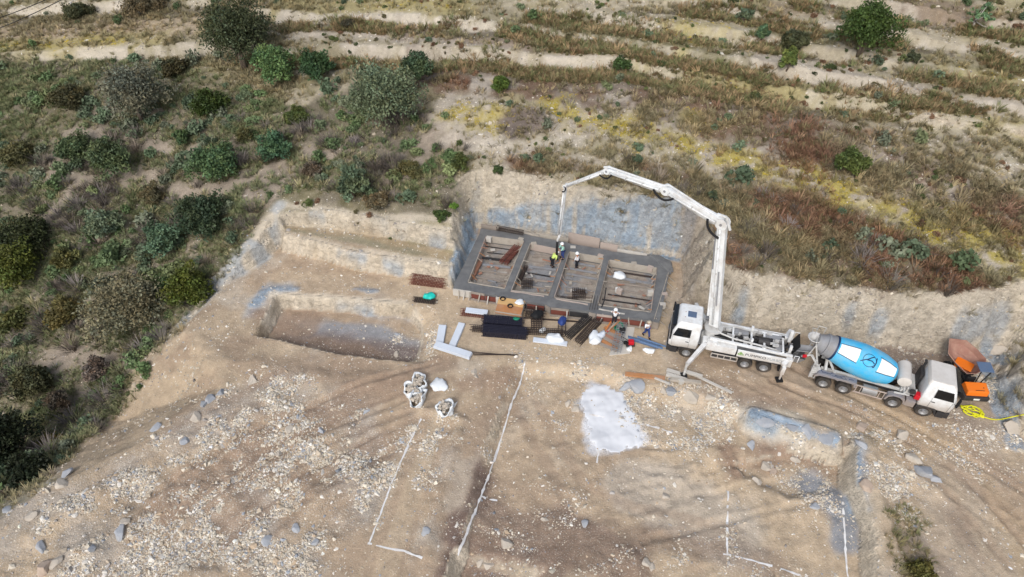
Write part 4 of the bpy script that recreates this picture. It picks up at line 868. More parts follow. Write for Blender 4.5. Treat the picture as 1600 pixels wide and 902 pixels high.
MB().lathe([(-.25, .01), (-.25, .28), (0, .3)], 20, DM).build('drum_gearbox', 'grey', mix_)
def onD(a, t, lift=.012):        # t measured from the right side horizontal upwards
    r = rad(a)+lift; return DM @ Vector((a, -math.cos(t)*r, math.sin(t)*r))
def dstrip(pa, w, name, m, n=10, lift=.016):
    mb = MB(); pts = []
    for i in range(len(pa)-1):
        for k in range(n): pts.append((pa[i][0]+(pa[i+1][0]-pa[i][0])*k/n, pa[i][1]+(pa[i+1][1]-pa[i][1])*k/n))
    pts.append(pa[-1])
    for i, (a, t) in enumerate(pts):
        j = min(i+1, len(pts)-1); h = max(i-1, 0); va = pts[j][0]-pts[h][0]; vt = (pts[j][1]-pts[h][1])*1.1; L = math.hypot(va, vt)+1e-9
        na, nt_ = -vt/L*w/2, va/L*w/2/1.1; mb.v.append(tuple(onD(a+na, t+nt_, lift))); mb.v.append(tuple(onD(a-na, t-nt_, lift)))
    for i in range(len(pts)-1): mb.f.append((2*i, 2*i+1, 2*i+3, 2*i+2))
    return mb.build(name, m, drum)
T0 = math.radians(52)
for base in (0, math.pi):
    for a0_, a1_, hw0, hw1 in ((.28, 1.55, .36, .44), (3.0, 4.25, .44, .36)):
        mb = MB(); nu, nv_ = 10, 8
        for i in range(nu+1):
            a = a0_+(a1_-a0_)*i/nu; hw = hw0+(hw1-hw0)*i/nu
            for j in range(nv_+1): mb.v.append(tuple(onD(a, T0+base-hw+2*hw*j/nv_)))
        for i in range(nu):
            for j in range(nv_): q0 = i*(nv_+1)+j; mb.f.append((q0, q0+1, q0+nv_+2, q0+nv_+1))
        mb.build('drum_panel', 'decal', drum, smoothf=True)
        for sgn in (-1, 1): dstrip([(a0_-.05, T0+base+sgn*(hw0+.025)), (a1_+.05, T0+base+sgn*(hw1+.025))], .055, 'panel_border', 'navy')
    cc = 2.28; Rg = .44
    dstrip([(cc+Rg*math.cos(x), T0+base+Rg/1.18*math.sin(x)) for x in np.linspace(0, 2*math.pi, 25)], .035, 'emblem_ring', 'navy', 1)
    for seg in ([(1.72+1.1, T0+base-.22), (2.5, T0+base-.02), (2.1, T0+base+.02), (1.9, T0+base-.08)], [(2.45, T0+base-.02), (2.2, T0+base+.2), (2.05, T0+base+.28)], [(1.86, T0+base-.30), (1.82, T0+base+.0), (1.86, T0+base+.3)], [(1.86, T0+base-.3), (2.0, T0+base-.27)]):
        dstrip(seg, .07, 'emblem_stroke', 'navy', 4)
# feed hopper, chute, platform at the rear
mb = MB(); mb.lathe([(-.05, .50), (0, .52), (.02, .47), (-.55, .22)], 22, Matrix.Translation((-8.05, 0, 3.6)) @ Matrix.Rotation(-math.pi/2, 4, 'Y')); mb.build('feed_hopper', 'white2', mix_, smoothf=True)
fr = MB()
for s in (1, -1): fr.bar((-7.2, s*.6, 1.3), (-7.9, s*.5, 3.4), .1); fr.bar((-8.1, s*.45, 2.2), (-7.9, s*.5, 3.3), .07)
fr.bar((-7.9, -.55, 3.35), (-7.9, .55, 3.35), .08); fr.build('rear_frame', 'white2', mix_)
fr = MB().tube([(-7.5,.75,2.9),(-7.5,.75,4.0),(-8.0,.75,4.0),(-8.0,.75,3.4)], .025, 6).tube([(-8.1,.3,3.6),(-8.1,.3,4.1),(-8.4,.3,4.1),(-8.4,-.3,4.1),(-8.4,-.3,3.5)], .02, 5).build('rail', 'white2', mix_)
ch = MB()
for i in range(6):
    t = i/5; p = Vector((-7.9, -.1, 2.5)).lerp(Vector((-9.4, .15, 1.9)), t)
    for k in range(7): a = math.pi+math.pi*k/6; ch.v.append((p.x, p.y+.3*math.cos(a), p.z+.24*math.sin(a)))
for i in range(5):
    for k in range(6): ch.f.append((i*7+k, i*7+k+1, (i+1)*7+k+1, (i+1)*7+k))
chute = ch.build('discharge_chute', 'grey', mix_, smoothf=True); sm_ = chute.modifiers.new('thick', 'SOLIDIFY'); sm_.thickness = .03
MB().bar((-7.0, -.9, 1.4), (-7.9, -.5, 2.3), .18, .1).bar((-7.9,-.5,2.3),(-8.5,-.5,1.9), .12,.08).box((-7.35, -.75, 1.35), (.5, .6, .5), taper=.8).box((-7.5, -.95, .85), (.25, .2, .4)).build('chute_support', 'white2', mix_, bevel=.02)
MB().box((-8.3, -.55, 2.05), (.28, .12, .22), .3).build('red_reflector_box', 'red', mix_, bevel=.01)
ld = MB()
for s in (0, .35): ld.bar((-7.25-s, -1.15, .7), (-7.25-s, -1.0, 2.2), .035)
for k in range(6): ld.bar((-7.25, -1.14+k*.02, .8+k*.25), (-7.6, -1.14+k*.02, .8+k*.25), .03)
ld.build('ladder', 'white2', mix_)
MB().tube([(-1.85,.95,2.35), (-1.85,.9,2.35), (-1.85,-.75,2.35), (-1.85,-.8,2.35)], [.3,.44,.44,.3], 20).build('water_tank', 'roof', mix_, smoothf=True).data.set_sharp_from_angle(angle=.5)
MB().box((-1.25, 0, 1.6), (.7, 1.9, .1)).box((-1.5, -.9, 1.85), (.1,.1,.5)).box((-1.0, -.9, 1.85), (.1,.1,.5)).build('tank_frame', 'white2', mix_, bevel=.01)
MB().tube([(-1.2, -.95, 1.95), (-1.2, -1.12, 1.95)], .2, 16).build('hose_reel', 'dark', mix_)
MB().box((-.78, -.95, 1.62), (.36, .42, .42)).build('red_box', 'red', mix_, bevel=.03)
MB().tube([(-.78, .8, 1.0), (-.78, .8, 3.2), (-.85, .8, 3.4)], .09, 10).box((-.8, .55, 2.0), (.2, .9, 1.3)).build('air_intake', 'dark', mix_, bevel=.01)
# ---- site dumper
fl = P(1481, 584, 0); rl = P(1494, 612, 0); fd = (fl-rl).normalized(); dr = math.atan2(fd.y, fd.x); rgt = Vector((fd.y, -fd.x, 0))
c0 = (fl+rl)/2+rgt*.62; c0.z = zz(c0.x, c0.y)+.02
dmp = thing('site_dumper', 'orange site dumper with a rusty swivel skip parked by the rock slope', 'dumper', c0, dr)
for s in (1, -1):
    wheel(dmp, 1.0, s*.82, .46, .3, side=s, m='black'); wheel(dmp, -.95, s*.82, .46, .3, side=s, m='black')
MB().box((-.3, 0, .62), (1.9, .8, .3)).box((.9, 0, .6), (1.1, .7, .28)).box((-1.0, 0, .55), (.2, 1.6, .2)).box((1.0, 0, .5), (.2, 1.6, .2)).build('chassis', 'dark', dmp, bevel=.02)
MB().prism([(-1.95,.45),(-2.0,.85),(-.75,.95),(-.6,.6),(-.75,.45)], -.85, .85).build('rear_body', 'dark', dmp, bevel=.03)
hd = MB().prism([(-1.85,.86),(-1.8,1.28),(-1.0,1.40),(-.85,.9)], -.72, .72).build('engine_cover', 'orange', dmp, bevel=.06)
MB().box((-1.45, -.4, 1.345), (.06,.06,.03)).box((-1.0,.4,1.41),(.06,.06,.03)).box((-1.0,-.4,1.41),(.06,.06,.03)).build('cover_catches', 'dark', hd)
MB().box((-1.68, -.1, 1.315), (.04, .6, .012), ry=-.15).build('worn_lettering', 'print', hd)
MB().box((-2.0, 0, .7), (.03, .4, .14)).build('number_plate', 'decal', dmp)
MB().box((-.35, .1, .95), (.5, .6, .16)).box((-.62, .1, 1.2), (.12, .6, .5)).build('seat', 'black', dmp, bevel=.04)
MB().tube([(.1,.1,.7), (.0,.1,1.15)], .04, 8).build('steering_column', 'black', dmp)
MB().tube([(.0+.18*math.cos(a), .1+.18*math.sin(a), 1.17) for a in np.linspace(0, 6.28, 14)], .02, 5).build('steering_wheel', 'black', dmp)
fr = MB().tube([(-.55,-.75,.8),(-.5,-1.0,1.9),(.25,-1.0,2.0)], .04, 8).tube([(-.75,-.25,.8),(-.5,-.35,1.95)], .04, 8).build('canopy_frame', 'black', dmp)
MB().box((-.12,-.72,2.02),(.85,.95,.08), ry=-.1).build('canopy', 'slate', dmp, bevel=.03)
# skip, swung to the side: deep rounded tub with a pouring lip
sw = Matrix.Translation((1.25,-.15,1.05)) @ Matrix.Rotation(math.radians(-24), 4, 'Y') @ Matrix.Rotation(math.radians(38), 4, 'Z')
sk = MB(); outer = [(1.75,.05,.62),(1.0,.92,.60),(.2,1.02,.62),(-.75,.98,.66),(-1.12,.5,.72),(-1.2,0,.74),(-1.12,-.5,.72),(-.75,-.98,.66),(.2,-1.02,.62),(1.0,-.92,.60),(1.75,-.05,.62)]
inn = [(.9,.03,-.05),(.6,.3,-.15),(.1,.42,-.2),(-.4,.42,-.18),(-.68,.28,-.1),(-.75,0,-.05),(-.68,-.28,-.1),(-.4,-.42,-.18),(.1,-.42,-.2),(.6,-.3,-.15),(.9,-.03,-.05)]
for r_ in (outer, [(a[0]*.6+b[0]*.4*1.15, a[1]*.62+b[1]*.38*1.35, a[2]*.5+b[2]*.5) for a, b in zip(outer, inn)], inn): sk.v += [tuple(sw @ Vector(p)) for p in r_]
for i in range(2):
    for k in range(11): sk.f.append((i*11+k, i*11+(k+1)%11, (i+1)*11+(k+1)%11, (i+1)*11+k))
sk.f.append(tuple(22+k for k in range(11)))
skip = sk.build('skip', 'rust', dmp); sm_ = skip.modifiers.new('thick', 'SOLIDIFY'); sm_.thickness = .05; sm_.offset = -1
MB().box((.9, -.1, .9), (.9,.7,.35), .9, taper=1.3).build('skip_turntable', 'orange', dmp, bevel=.03)
# ------------------------------------------------------------------ site materials and small things
def gp(px, py, dz=0.0):
    p = G(px, py); p.z += dz; return p
def place(mbf, name, m, label, cat, p, rz=0, group=None, bevel=0, sm=False):
    o = mbf.build(name, m, None, bevel=bevel, smoothf=sm); o.location = p; o.rotation_euler = (0, 0, rz); return tag(o, label, cat, group)
# timber stack
a, b = P(778,476,.9), P(816,482,.9); d = (b-a).normalized(); rz = math.atan2(d.y, d.x)
ts = thing('timber_stack', 'stack of yellow formwork panels on pale boards in front of the foundation', 'timber stack', gp(797, 489), rz)
for k in range(5): MB().box((0, (-.1)+.0, .1+k*.14), (2.1+random.uniform(-.05,.05), 1.3, .12), random.uniform(-.015,.015)).build('board', random.choice(['drycon','wood','beam']), ts, bevel=.01)
MB().box((0, .35, .82), (2.05, .72, .07)).build('formwork_panel', 'ply', ts); MB().box((.02, -.4, .80), (2.05, .72, .05)).build('formwork_panel', 'beam', ts)
for (x, y, lab) in [(-.7, .5, 'black hose ring lying on the far corner of the yellow panels'), (.05, -.15, 'black hose ring lying near the middle of the yellow panels')]:
    mb = MB(); 
    for q in range(3): mb.tube([((.17+q*.02)*math.cos(t), (.17+q*.02)*math.sin(t), q*.03) for t in np.linspace(0, 6.28, 20)], .03, 6)
    p = Vector(ts.location)+Matrix.Rotation(rz, 3, 'Z') @ Vector((x, y, .89)); place(mb, 'hose_ring', 'black', lab, 'hose', p)
def crumple(w, d, h, seed, sag=.5, n=10, open_top=False):
    r = random.Random(seed); mb = MB(); rings = 7; cx2, cy2 = r.uniform(.12, .3), r.uniform(0, 6.28)
    ph = [r.uniform(0, 6.28) for _ in range(4)]
    for i in range(rings+1):
        t = i/rings
        for k in range(n*2):
            a = math.pi*k/n; wob = 1+.10*math.sin(3*a+ph[0]+t*2)+.07*math.sin(5*a+ph[1]-t*3)+r.uniform(-.05, .05)
            wob *= 1+cx2*math.cos(2*a+cy2)*(.4+.6*t)+.05*math.sin(9*a+ph[3]+4*t); prof = (1-.25*(2*t-1)**2) if not open_top else (1-.12*(1-t)+.08*math.sin(4*a+ph[3])*t)
            mb.v.append((w/2*math.cos(a)*wob*prof, d/2*math.sin(a)*wob*prof, h*t*(1+r.uniform(-.10, .10)+.22*math.sin(2*a+ph[2]))+.05*math.sin(7*a+ph[0])*t*h))
    m = n*2
    for i in range(rings):
        for k in range(m): mb.f.append((i*m+k, i*m+(k+1)%m, (i+1)*m+(k+1)%m, (i+1)*m+k))
    if open_top:                                    # fold the rim inwards and down to the fill
        base = rings*m
        for s_, z in ((.86, -.03), (.8, -.18)):
            b0 = len(mb.v)
            for k in range(m): v = mb.v[base+k]; mb.v.append((v[0]*s_, v[1]*s_, v[2]+z*h*1.2))
            for k in range(m): mb.f.append((b0-m+k, b0-m+(k+1)%m, b0+(k+1)%m, b0+k))
        return mb
    c = len(mb.v); mb.v.append((r.uniform(-.1, .1)*w, 0, h*1.08)); base = rings*m
    for k in range(m): mb.f.append((base+k, base+(k+1)%m, c))
    return mb
place(crumple(.75, .55, .16, 3), 'white_bag', 'sack', 'white bag lying on the right end of the yellow panels', 'bag', Vector(ts.location)+Matrix.Rotation(rz, 3, 'Z') @ Vector((.68, .4, .86)), rz, sm=True)
# white boards laid as an F
for k, (a, b, w, lab) in enumerate([((692,511),(686,545),.62,'leftmost white insulation board standing off the angled pair'),((722,508),(706,545),.55,'white insulation board reaching back from the middle of the long one'),((680,543),(736,560),.62,'long white insulation board nearest the big bags')]):
    p, q_ = gp(*a, .25), gp(*b, .25); mid = (p+q_)/2; d = q_-p; z = max(zz(p.x,p.y), zz(q_.x,q_.y), zz(mid.x,mid.y))
    mb = MB(); L = math.hypot(d.x, d.y); mb.box((0,0,.16), (L, w, .10)).box((0,0,.29+k*.003), (L*.985, w*.93, .12))
    place(mb, 'insulation_board', 'polys', lab, 'board', (mid.x, mid.y, z-.1+(.12 if k == 2 else 0)), math.atan2(d.y, d.x), 'white boards laid in an F shape', .01)
def cage(name, m, a, b, w, h, n, label, zoff=.05, nl=4, th=.03, group=None, mat2=None):
    p, q_ = gp(*a), gp(*b); mid = (p+q_)/2; d = q_-p; L = math.hypot(d.x, d.y); z = max(zz(p.x,p.y), zz(q_.x,q_.y), zz(mid.x,mid.y))
    t = thing(name, label, 'rebar cage' if 'cage' in name else 'rebar', (mid.x, mid.y, z+zoff), math.atan2(d.y, d.x), group)
    st = MB()
    for k in range(n):
        x = -L/2+L*(k+.5)/n+random.uniform(-.02, .02)
        st.bar((x,-w/2,0),(x,w/2,0),th); st.bar((x,-w/2,h),(x,w/2,h),th); st.bar((x,-w/2,0),(x,-w/2,h),th); st.bar((x,w/2,0),(x,w/2,h),th)
    o = st.build('stirrups', m, t); o['kind'] = 'stuff'
    lb = MB()
    for k in range(nl):
        y = -w/2+w*k/(nl-1)
        for z_ in (0, h): lb.bar((-L/2-random.uniform(0,.25), y, z_+th), (L/2+random.uniform(0,.25), y, z_+th), th)
    o = lb.build('long_bars', mat2 or m, t); o['kind'] = 'stuff'
    return t
cage('rebar_cage', 'rebarred', (644,440), (694,446), .9, .35, 22, 'red-brown rebar cage lying alone on the left terrace above the turquoise bag', nl=6)
cage('rebar_cage', 'navyrebar', (756,506), (815,511), .75, .5, 46, 'far dark rebar cage of the dense black pair beside the timber stack', nl=6, th=.045)
cage('rebar_cage', 'navyrebar', (755,521), (822,527), .75, .5, 52, 'near dark rebar cage of the dense black pair, closest to the white boards', nl=6, th=.045)
cage('rebar_cage', 'rebar', (738,517), (880,524), .5, .25, 46, 'long thin rebar cage running through the dense black pair', nl=4)
cage('rebar_cage', 'rebar', (822,488), (850,492), 1.1, .3, 14, 'short brown rebar cage heaped beside the timber stack', nl=5)
cage('rebar_cage', 'rebar', (874,480), (900,483), 1.6, .35, 16, 'square brown rebar cage leaning on the foundation front', nl=9)
cage('rebar_cage', 'dark', (932,488), (887,530), .55, .35, 26, 'left one of two long dark cages sloping down from the foundation', nl=5)
cage('rebar_cage', 'rebar', (944,494), (903,538), .6, .32, 30, 'right one of two long dark cages sloping down from the foundation', nl=5)
cage('rebar_cage', 'grey', (972,508), (962,552), .7, .22, 16, 'pale grey mesh cage laid on the grey sheet', nl=4, zoff=.14)
cage('rebar_cage', 'rebar', (648,470), (680,474), .5, .1, 12, 'low dark rebar lattice under the turquoise bag')
cage('rebar_cage', 'rebarred', (722,491), (758,495), .55, .22, 12, 'reddish rebar cage under the white slab')
place(MB().box((0,0,.36),(1.75,.5,.12)), 'white_slab', 'polys', 'white slab resting on the reddish cage left of the timber stack', 'slab', gp(745, 492, .02), -.17, bevel=.01)
place(MB().bar((-1.6,0,.05),(1.6,.1,.05),.04).bar((-1.5,.2,.05),(1.9,.0,.05),.04).bar((-1.2,-.1,.05),(2.1,.1,.05),.04), 'steel_bars', 'rebar', 'few thin loose steel bars right of the long white board', 'steel bars', gp(765, 556, .03), -.05)
place(MB().bar((-2.2,0,.05),(2.4,.1,.05),.09), 'steel_bar', 'rebar', 'single dark bar lying behind the two covered column cages', 'steel bar', gp(862, 502, .05), -.12)
for (x, y, m, lab, mm) in [(838,510,'black','upright column cage under a black plastic bag','rebar'),(877,520,'blue','upright bundle of bars under a blue plastic sheet','rebar')]:
    p = gp(x, y); t = thing('column_cage', lab, 'rebar cage', p)
    mb = MB(); w = .8 if m == 'black' else .55
    for i in range(5 if m == 'black' else 3):
        for j in range(4 if m == 'black' else 2): mb.bar((-w/2+w*i/(4 if m == 'black' else 2), -.3+.2*j*1.5, 0), (-w/2+w*i/(4 if m == 'black' else 2), -.3+.2*j*1.5, 1.15), .05)
    for z in ((.2,.4,.6,.8,1.0) if m == 'black' else (.3,)): mb.bar((-w/2,-.3,z),(w/2,-.3,z),.03); mb.bar((-w/2,.3,z),(w/2,.3,z),.03)
    mb.build('bars', mm, t)['kind'] = 'stuff'
    o = crumple(w*1.15, .75, .42, 5).build('cover', m, t, smoothf=True); o.location = (0, 0, 1.05)
place(crumple(.5, .4, .3, 8), 'white_bag', 'sack', 'small white bag between the two covered column cages', 'bag', gp(847, 519), .3, sm=True)
place(crumple(1.5, .75, .45, 9), 'white_bag', 'sack', 'big crumpled white bag on the long white board', 'bag', gp(866, 533, .08), -.2, sm=True)
p, q_ = gp(833,533), gp(886,540); d = q_-p
place(MB().box((0,0,.1),(d.length,.42,.14)), 'insulation_board', 'polys', 'long white board lying below the dense black cages', 'board', (p+q_)/2+Vector((0,0,.05)), math.atan2(d.y,d.x), bevel=.01)
place(crumple(1.2, 1.0, .5, 12), 'white_bag', 'sack', 'torn white bag right of the two long sloping cages', 'bag', gp(929, 533), .9, sm=True)
place(crumple(.9, .5, .4, 13), 'white_bag', 'polys', 'small white bag tucked behind the torn one', 'bag', gp(938, 527), .4, sm=True)
place(crumple(.9, .5, .28, 14), 'white_bag', 'sack', 'flat white bag at the near end of the blue-grey pipes', 'bag', gp(1014, 550), -.25, sm=True)
place(crumple(.35, .45, .3, 15), 'white_bag', 'sack', 'very small white bag left of the red machine', 'bag', gp(983, 548), .2, sm=True)
place(crumple(1.15, .8, .35, 16), 'white_bag', 'sack', 'white bag lying in the rightmost bay of the foundation', 'bag', P(968, 433, .25), -.2, sm=True)
place(MB().box((0,0,.2),(.4,.35,.4), taper=.9), 'white_bucket', 'decal', 'small white pail in the rightmost bay', 'bucket', P(965, 456, .2), .2, bevel=.03)
place(MB().box((0,0,.28),(.5,.45,.5), taper=.95), 'white_box', 'decal', 'white box against the foundation front beside the brown cage', 'box', gp(904, 486), -.1, bevel=.03)
place(MB().box((0,0,.25),(.38,.3,.5)), 'white_block', 'decal', 'white block behind the green tub', 'block', gp(974, 503), -.2, bevel=.02)
place(MB().lathe([(0,.01),(0,.33),(.34,.42),(.34,.39),(.05,.3),(.05,.01)], 22, Matrix.Rotation(-math.pi/2, 4, 'Y')), 'green_tub', 'green', 'green plastic mixing tub behind the mesh cage', 'tub', gp(966, 514), bevel=0, sm=True)
place(crumple(.42, .5, .5, 22), 'black_bucket', 'black', 'black bucket shaped bag beside the green tub', 'bag', gp(971, 521), sm=True)
place(crumple(.45, .35, .12, 23), 'green_cloth', 'green', 'small green cloth on the far dark rebar cage', 'cloth', P(807, 499, .65), sm=True)
t = thing('plate_compactor', 'small red and black machine lying at the end of the blue-grey pipes', 'machine', gp(984, 541))
MB().box((0,0,.18),(.7,.45,.12)).build('base_plate', 'dark', t, bevel=.03); MB().box((.05,0,.42),(.42,.36,.34)).build('engine', 'red', t, bevel=.05); MB().tube([(-.1,.15,.4),(-.7,.25,.8),(-.7,-.25,.8),(-.1,-.15,.4)], .025, 6).build('handle', 'black', t); MB().tube([(-.35,0,.3),(-.35,.12,.3)], .17, 14).build('drive_wheel', 'black', t)
for k, (y, x0, L) in enumerate([(0,0,2.6),(.12,-.1,2.4),(.25,.2,2.3),(.36,.0,2.0),(.5,.4,1.8),(.18,.5,2.3)]):
    p = gp(1012, 540); place(MB().tube([(-L/2,0,0),(L/2,0,0)], .06, 8), 'pipe', 'bluepipe' if k % 3 else 'slate', ['darker blue pipe at the foundation side of the loose bundle by the cab', 'pale blue-grey pipe next to the darker foundation side pipe', 'pale blue-grey pipe in the middle of the loose bundle by the cab', 'darker blue pipe in the middle of the loose bundle by the cab', 'pale blue-grey pipe nearest the flat white bag', 'pale blue-grey pipe lying on top of the loose bundle'][k], 'pipe', p+Vector((x0-.2, .35-y, .1+(.1 if k > 3 else 0))), -.36-.02*k, 'blue-grey pipes')
for k in range(7):
    a, b = (939+k*2.2, 528-k*1.2), (956+k*2.6+random.uniform(-2,2), 503+random.uniform(-3,4)); p, q_ = gp(*a), gp(*b); d = q_-p
    place(MB().bar((-d.length/2,0,0),(d.length/2,0,0),.07,.06), 'batten', ['orangepipe','orangepipe','terracotta','wood','red','pinkwood','beam'][k], ['leftmost orange batten of the fan of battens','second orange batten of the fan, beside the leftmost','terracotta batten in the fan of battens','pale wooden batten in the fan of battens','thin red batten in the fan of battens','pinkish batten in the fan of battens','brownish rightmost batten in the fan of battens'][k], 'batten', (p+q_)/2+Vector((0,0,.15+.04*k)), math.atan2(d.y,d.x), 'battens fanned out right of the sloping cages')
for k in range(6):
    p = gp(957-k*1.5, 520+k*5); place(MB().box((0,0,.08),(1.5,.28,.08)), 'shuttering_board', ['beam','wood2','terracotta','wood2','beam','wood2'][k], 'reddish brown shuttering board, %s from the green tub in the row' % ['nearest','second','third','fourth','fifth','farthest'][k], 'board', p+Vector((0,0,.05+.02*(k%2))), -.6+random.uniform(-.08,.08), 'shuttering boards lying left of the grey sheet', .01)
a = [gp(968,506),gp(992,511),gp(984,553),gp(952,556)]; c = sum(a, Vector())/4
place(MB().add([tuple(v-c+Vector((0,0,.08))) for v in a]+[tuple(v-c+Vector((0,0,-.1))) for v in a], [(0,1,2,3),(7,6,5,4),(0,4,5,1),(1,5,6,2),(2,6,7,3),(3,7,4,0)]), 'grey_sheet', 'drycon', 'pale grey sheet spread under the mesh cage', 'sheet', c)
# planks by the near outrigger
p, q_ = gp(976,588), gp(1038,594); d = q_-p
place(MB().box((0,0,.12),(d.length,.34,.14)), 'wooden_beam', 'beam', 'orange-brown wooden beam left of the outrigger pad', 'beam', (p+q_)/2+Vector((0,0,.08)), math.atan2(d.y,d.x), bevel=.01)
for k, (a, b, w, lab) in enumerate([((1041,582),(1066,589),.32,'thick pale sleeper under the outrigger foot, farthest back'),((1040,589),(1072,598),.3,'thick pale sleeper under the outrigger foot, middle one'),((1046,597),(1094,603),.26,'thick grey sleeper under the outrigger foot, nearest one'),((1070,586),(1096,594),.24,'thick pale sleeper poking out right of the outrigger foot'),((1072,583),(1143,617),.2,'long straight grey plank pointing away from the outrigger'),((1022,594),(1046,603),.16,'thin pale plank left of the outrigger sleepers')]):
    p, q_ = gp(*a), gp(*b); d = q_-p
    place(MB().box((0,0,.1),(d.length,w,.2 if k < 4 else .1)), 'sleeper' if k < 4 else 'plank', 'wood' if k in (2,) else 'drycon', lab, 'plank', (p+q_)/2+Vector((0,0,.10+.06*k*(k<4))), math.atan2(d.y,d.x), 'timber at the outrigger', .01)
place(MB().box((0,0,.2),(.34,.34,.34)), 'white_block', 'drycon', 'white block in front of the outrigger foot', 'block', gp(1063, 600, .05), .4, bevel=.02)
# turquoise and big bags
place(crumple(.9, .75, .4, 31), 'turquoise_bag', 'teal', 'turquoise plastic bag beside the red-brown rebar cage', 'bag', gp(671, 466), .2, sm=True)
bb_ = [(656,600,1.3,'big white rubble bag farthest back of the clustered three'),(645,613,1.25,'big white rubble bag on the left of the clustered three'),(653,625,1.35,'big white rubble bag nearest the camera in the clustered three'),(686,601,1.25,'big white bag lying flat and closed, right of the cluster'),(697,640,1.3,'big white rubble bag standing alone with a corner hanging out')]
stones_local = []
for k, (x, y, w, lab) in enumerate(bb_):
    p = gp(x, y+3); t = thing('big_bag', lab, 'bag', p, random.uniform(0, 3), 'big bags on the near side of the pit')
    crumple(w, w*.9, .62 if k != 3 else .3, 40+k, n=14, open_top=(k != 3)).build('bag', 'sack', t, smoothf=True)
    if k != 3:
        mb = MB()
        for j in range(26):
            r_ = random.uniform(0, .40)*w; a_ = random.uniform(0, 6.28); mb.box((r_*math.cos(a_)*.95, r_*math.sin(a_)*.85, .54+random.uniform(-.06,.10)), (random.uniform(.14,.3), random.uniform(.12,.26), random.uniform(.1,.2)), random.uniform(0,3), random.uniform(-.5,.5), random.uniform(-.5,.5), .7)
        mb.build('rubble_fill', 'stone', t)['kind'] = 'stuff'
    if k == 4: MB().add([(-.5,-.35,.1),(-.3,-.5,.15),(-.52,-1.0,.03),(-.45,-.5,.3)], [(0,1,2),(0,3,2),(3,1,2)]).build('bag_flap', 'sack', t)
# hoses
def hose(pts, r, name, m, label, coil=None):
    v = []
    for i in range(len(pts)-1):
        p0, p1, p2, p3 = (Vector(pts[max(i-1,0)]), Vector(pts[i]), Vector(pts[i+1]), Vector(pts[min(i+2, len(pts)-1)]))
        for k in range(6):
            t = k/6; v.append(.5*((2*p1)+(-p0+p2)*t+(2*p0-5*p1+4*p2-p3)*t*t+(-p0+3*p1-3*p2+p3)*t**3))
    v.append(Vector(pts[-1]))
    o = MB().tube(v, r, 6).build(name, m, None, smoothf=True); return tag(o, label, 'hose')
pts = []
c = gp(1521, 645)
for k in range(44):
    a_ = k*.62; e = random.uniform(.85, 1.1); px = 1519+(15+5*math.sin(k*.9))*e*math.cos(a_)+3*math.sin(k); py = 645+(5+2.5*math.sin(k*1.7))*e*math.sin(a_)+.36*17*e*math.cos(a_); q3_ = G(px, py); pts.append((q3_.x, q3_.y, q3_.z+.05+.004*k))
for px, py in [(1541,654),(1552,657),(1565,656),(1580,653),(1600,649),(1640,644)]: q3_ = G(px, py); pts.append((q3_.x, q3_.y, zz(q3_.x, q3_.y)+.06))
hose(pts, .04, 'yellow_hose', 'yellow', 'bright yellow hose coiled on the ground below the dumper')
# chalk lines, dusted powder
def drape(pts, w, name, m, label, rag=.03, gap=0.0, step=.22):
    mb = MB(); L = []
    for a, b in zip(pts[:-1], pts[1:]):
        a = Vector(a); b = Vector(b); n = max(2, int((b-a).length/step))
        for k in range(n): L.append(a.lerp(b, k/n))
    L.append(Vector(pts[-1])); prev = None
    for i, p in enumerate(L):
        d = (L[min(i+1, len(L)-1)]-L[max(i-1, 0)]); d = Vector((d.x, d.y, 0)).normalized(); n = Vector((-d.y, d.x, 0)); ww = w*random.uniform(.55, 1.25)
        cut = random.random() < gap; row = []
        for s in (-1, 0, 1):
            q_ = p+n*s*ww/2+n*random.uniform(-rag, rag); row.append(len(mb.v)); mb.v.append((q_.x, q_.y, max(zz(q_.x+u_, q_.y+v_) for u_ in (-.12, 0, .12) for v_ in (-.12, 0, .12))+.012))
        if prev and not cut: mb.f += [(prev[0], prev[1], row[1], row[0]), (prev[1], prev[2], row[2], row[1])]
        prev = row
    o = mb.build(name, m, None); o['kind'] = 'structure'; o['label'] = label; return o
M['chalk'] = mat('chalk_dust', (222,222,222), .95, var=.12, scale=6, dirt=(190,176,158), dirt_amt=.5)
for q, g, lab in [([(658,655),(640,692),(612,756),(596,800),(577,850)],.05,'white chalk line running towards the big bags'),([(575,850),(600,856),(632,862),(660,873)],.08,'short white chalk line closing the left outline'),([(820,570),(811,605),(797,640),(782,690),(765,742),(745,795),(728,840),(716,872)],.04,'long white chalk line along the dug trench'),([(753,777),(777,783)],.1,'small white chalk tick on the long line'),
    ([(920,648),(960,655),(1005,664),(1050,677)],.15,'white chalk line crossing the powder patch'),([(936,700),(933,724)],.2,'short white chalk line below the powder patch'),([(1137,768),(1137,800),(1136,835),(1136,868)],.18,'faint white chalk line by the dug pocket'),([(1130,866),(1160,873),(1200,884),(1270,906)],.15,'white chalk line along the lower edge of the site'),
    ([(1316,785),(1319,830),(1321,870),(1324,902)],.15,'white chalk line beside the right bank'),([(1154,572),(1154,590)],.2,'short chalk mark beside the pump truck wheel')]:
    drape([gp(*p) for p in q], .12, 'chalk_line', 'chalk', lab, gap=g*.6)
mp_, ntp, bp_ = newmat('powder'); M['powder'] = mp_
tcp = ntp.nodes.new('ShaderNodeTexCoord'); npn = ramp_noise(ntp, .8, 8, .65, tcp.outputs['Object']); 
ntp.links.new(mix(ntp, npn.outputs[0], lin((200,203,208), .95), lin((226,227,229))), bp_.inputs['Base Color']); bp_.inputs['Roughness'].default_value = .95
pol = GP([(905,612),(925,598),(950,602),(975,612),(985,640),(1000,668),(1008,690),(1000,702),(975,706),(950,712),(928,712),(920,690),(922,668),(915,645),(902,632)])
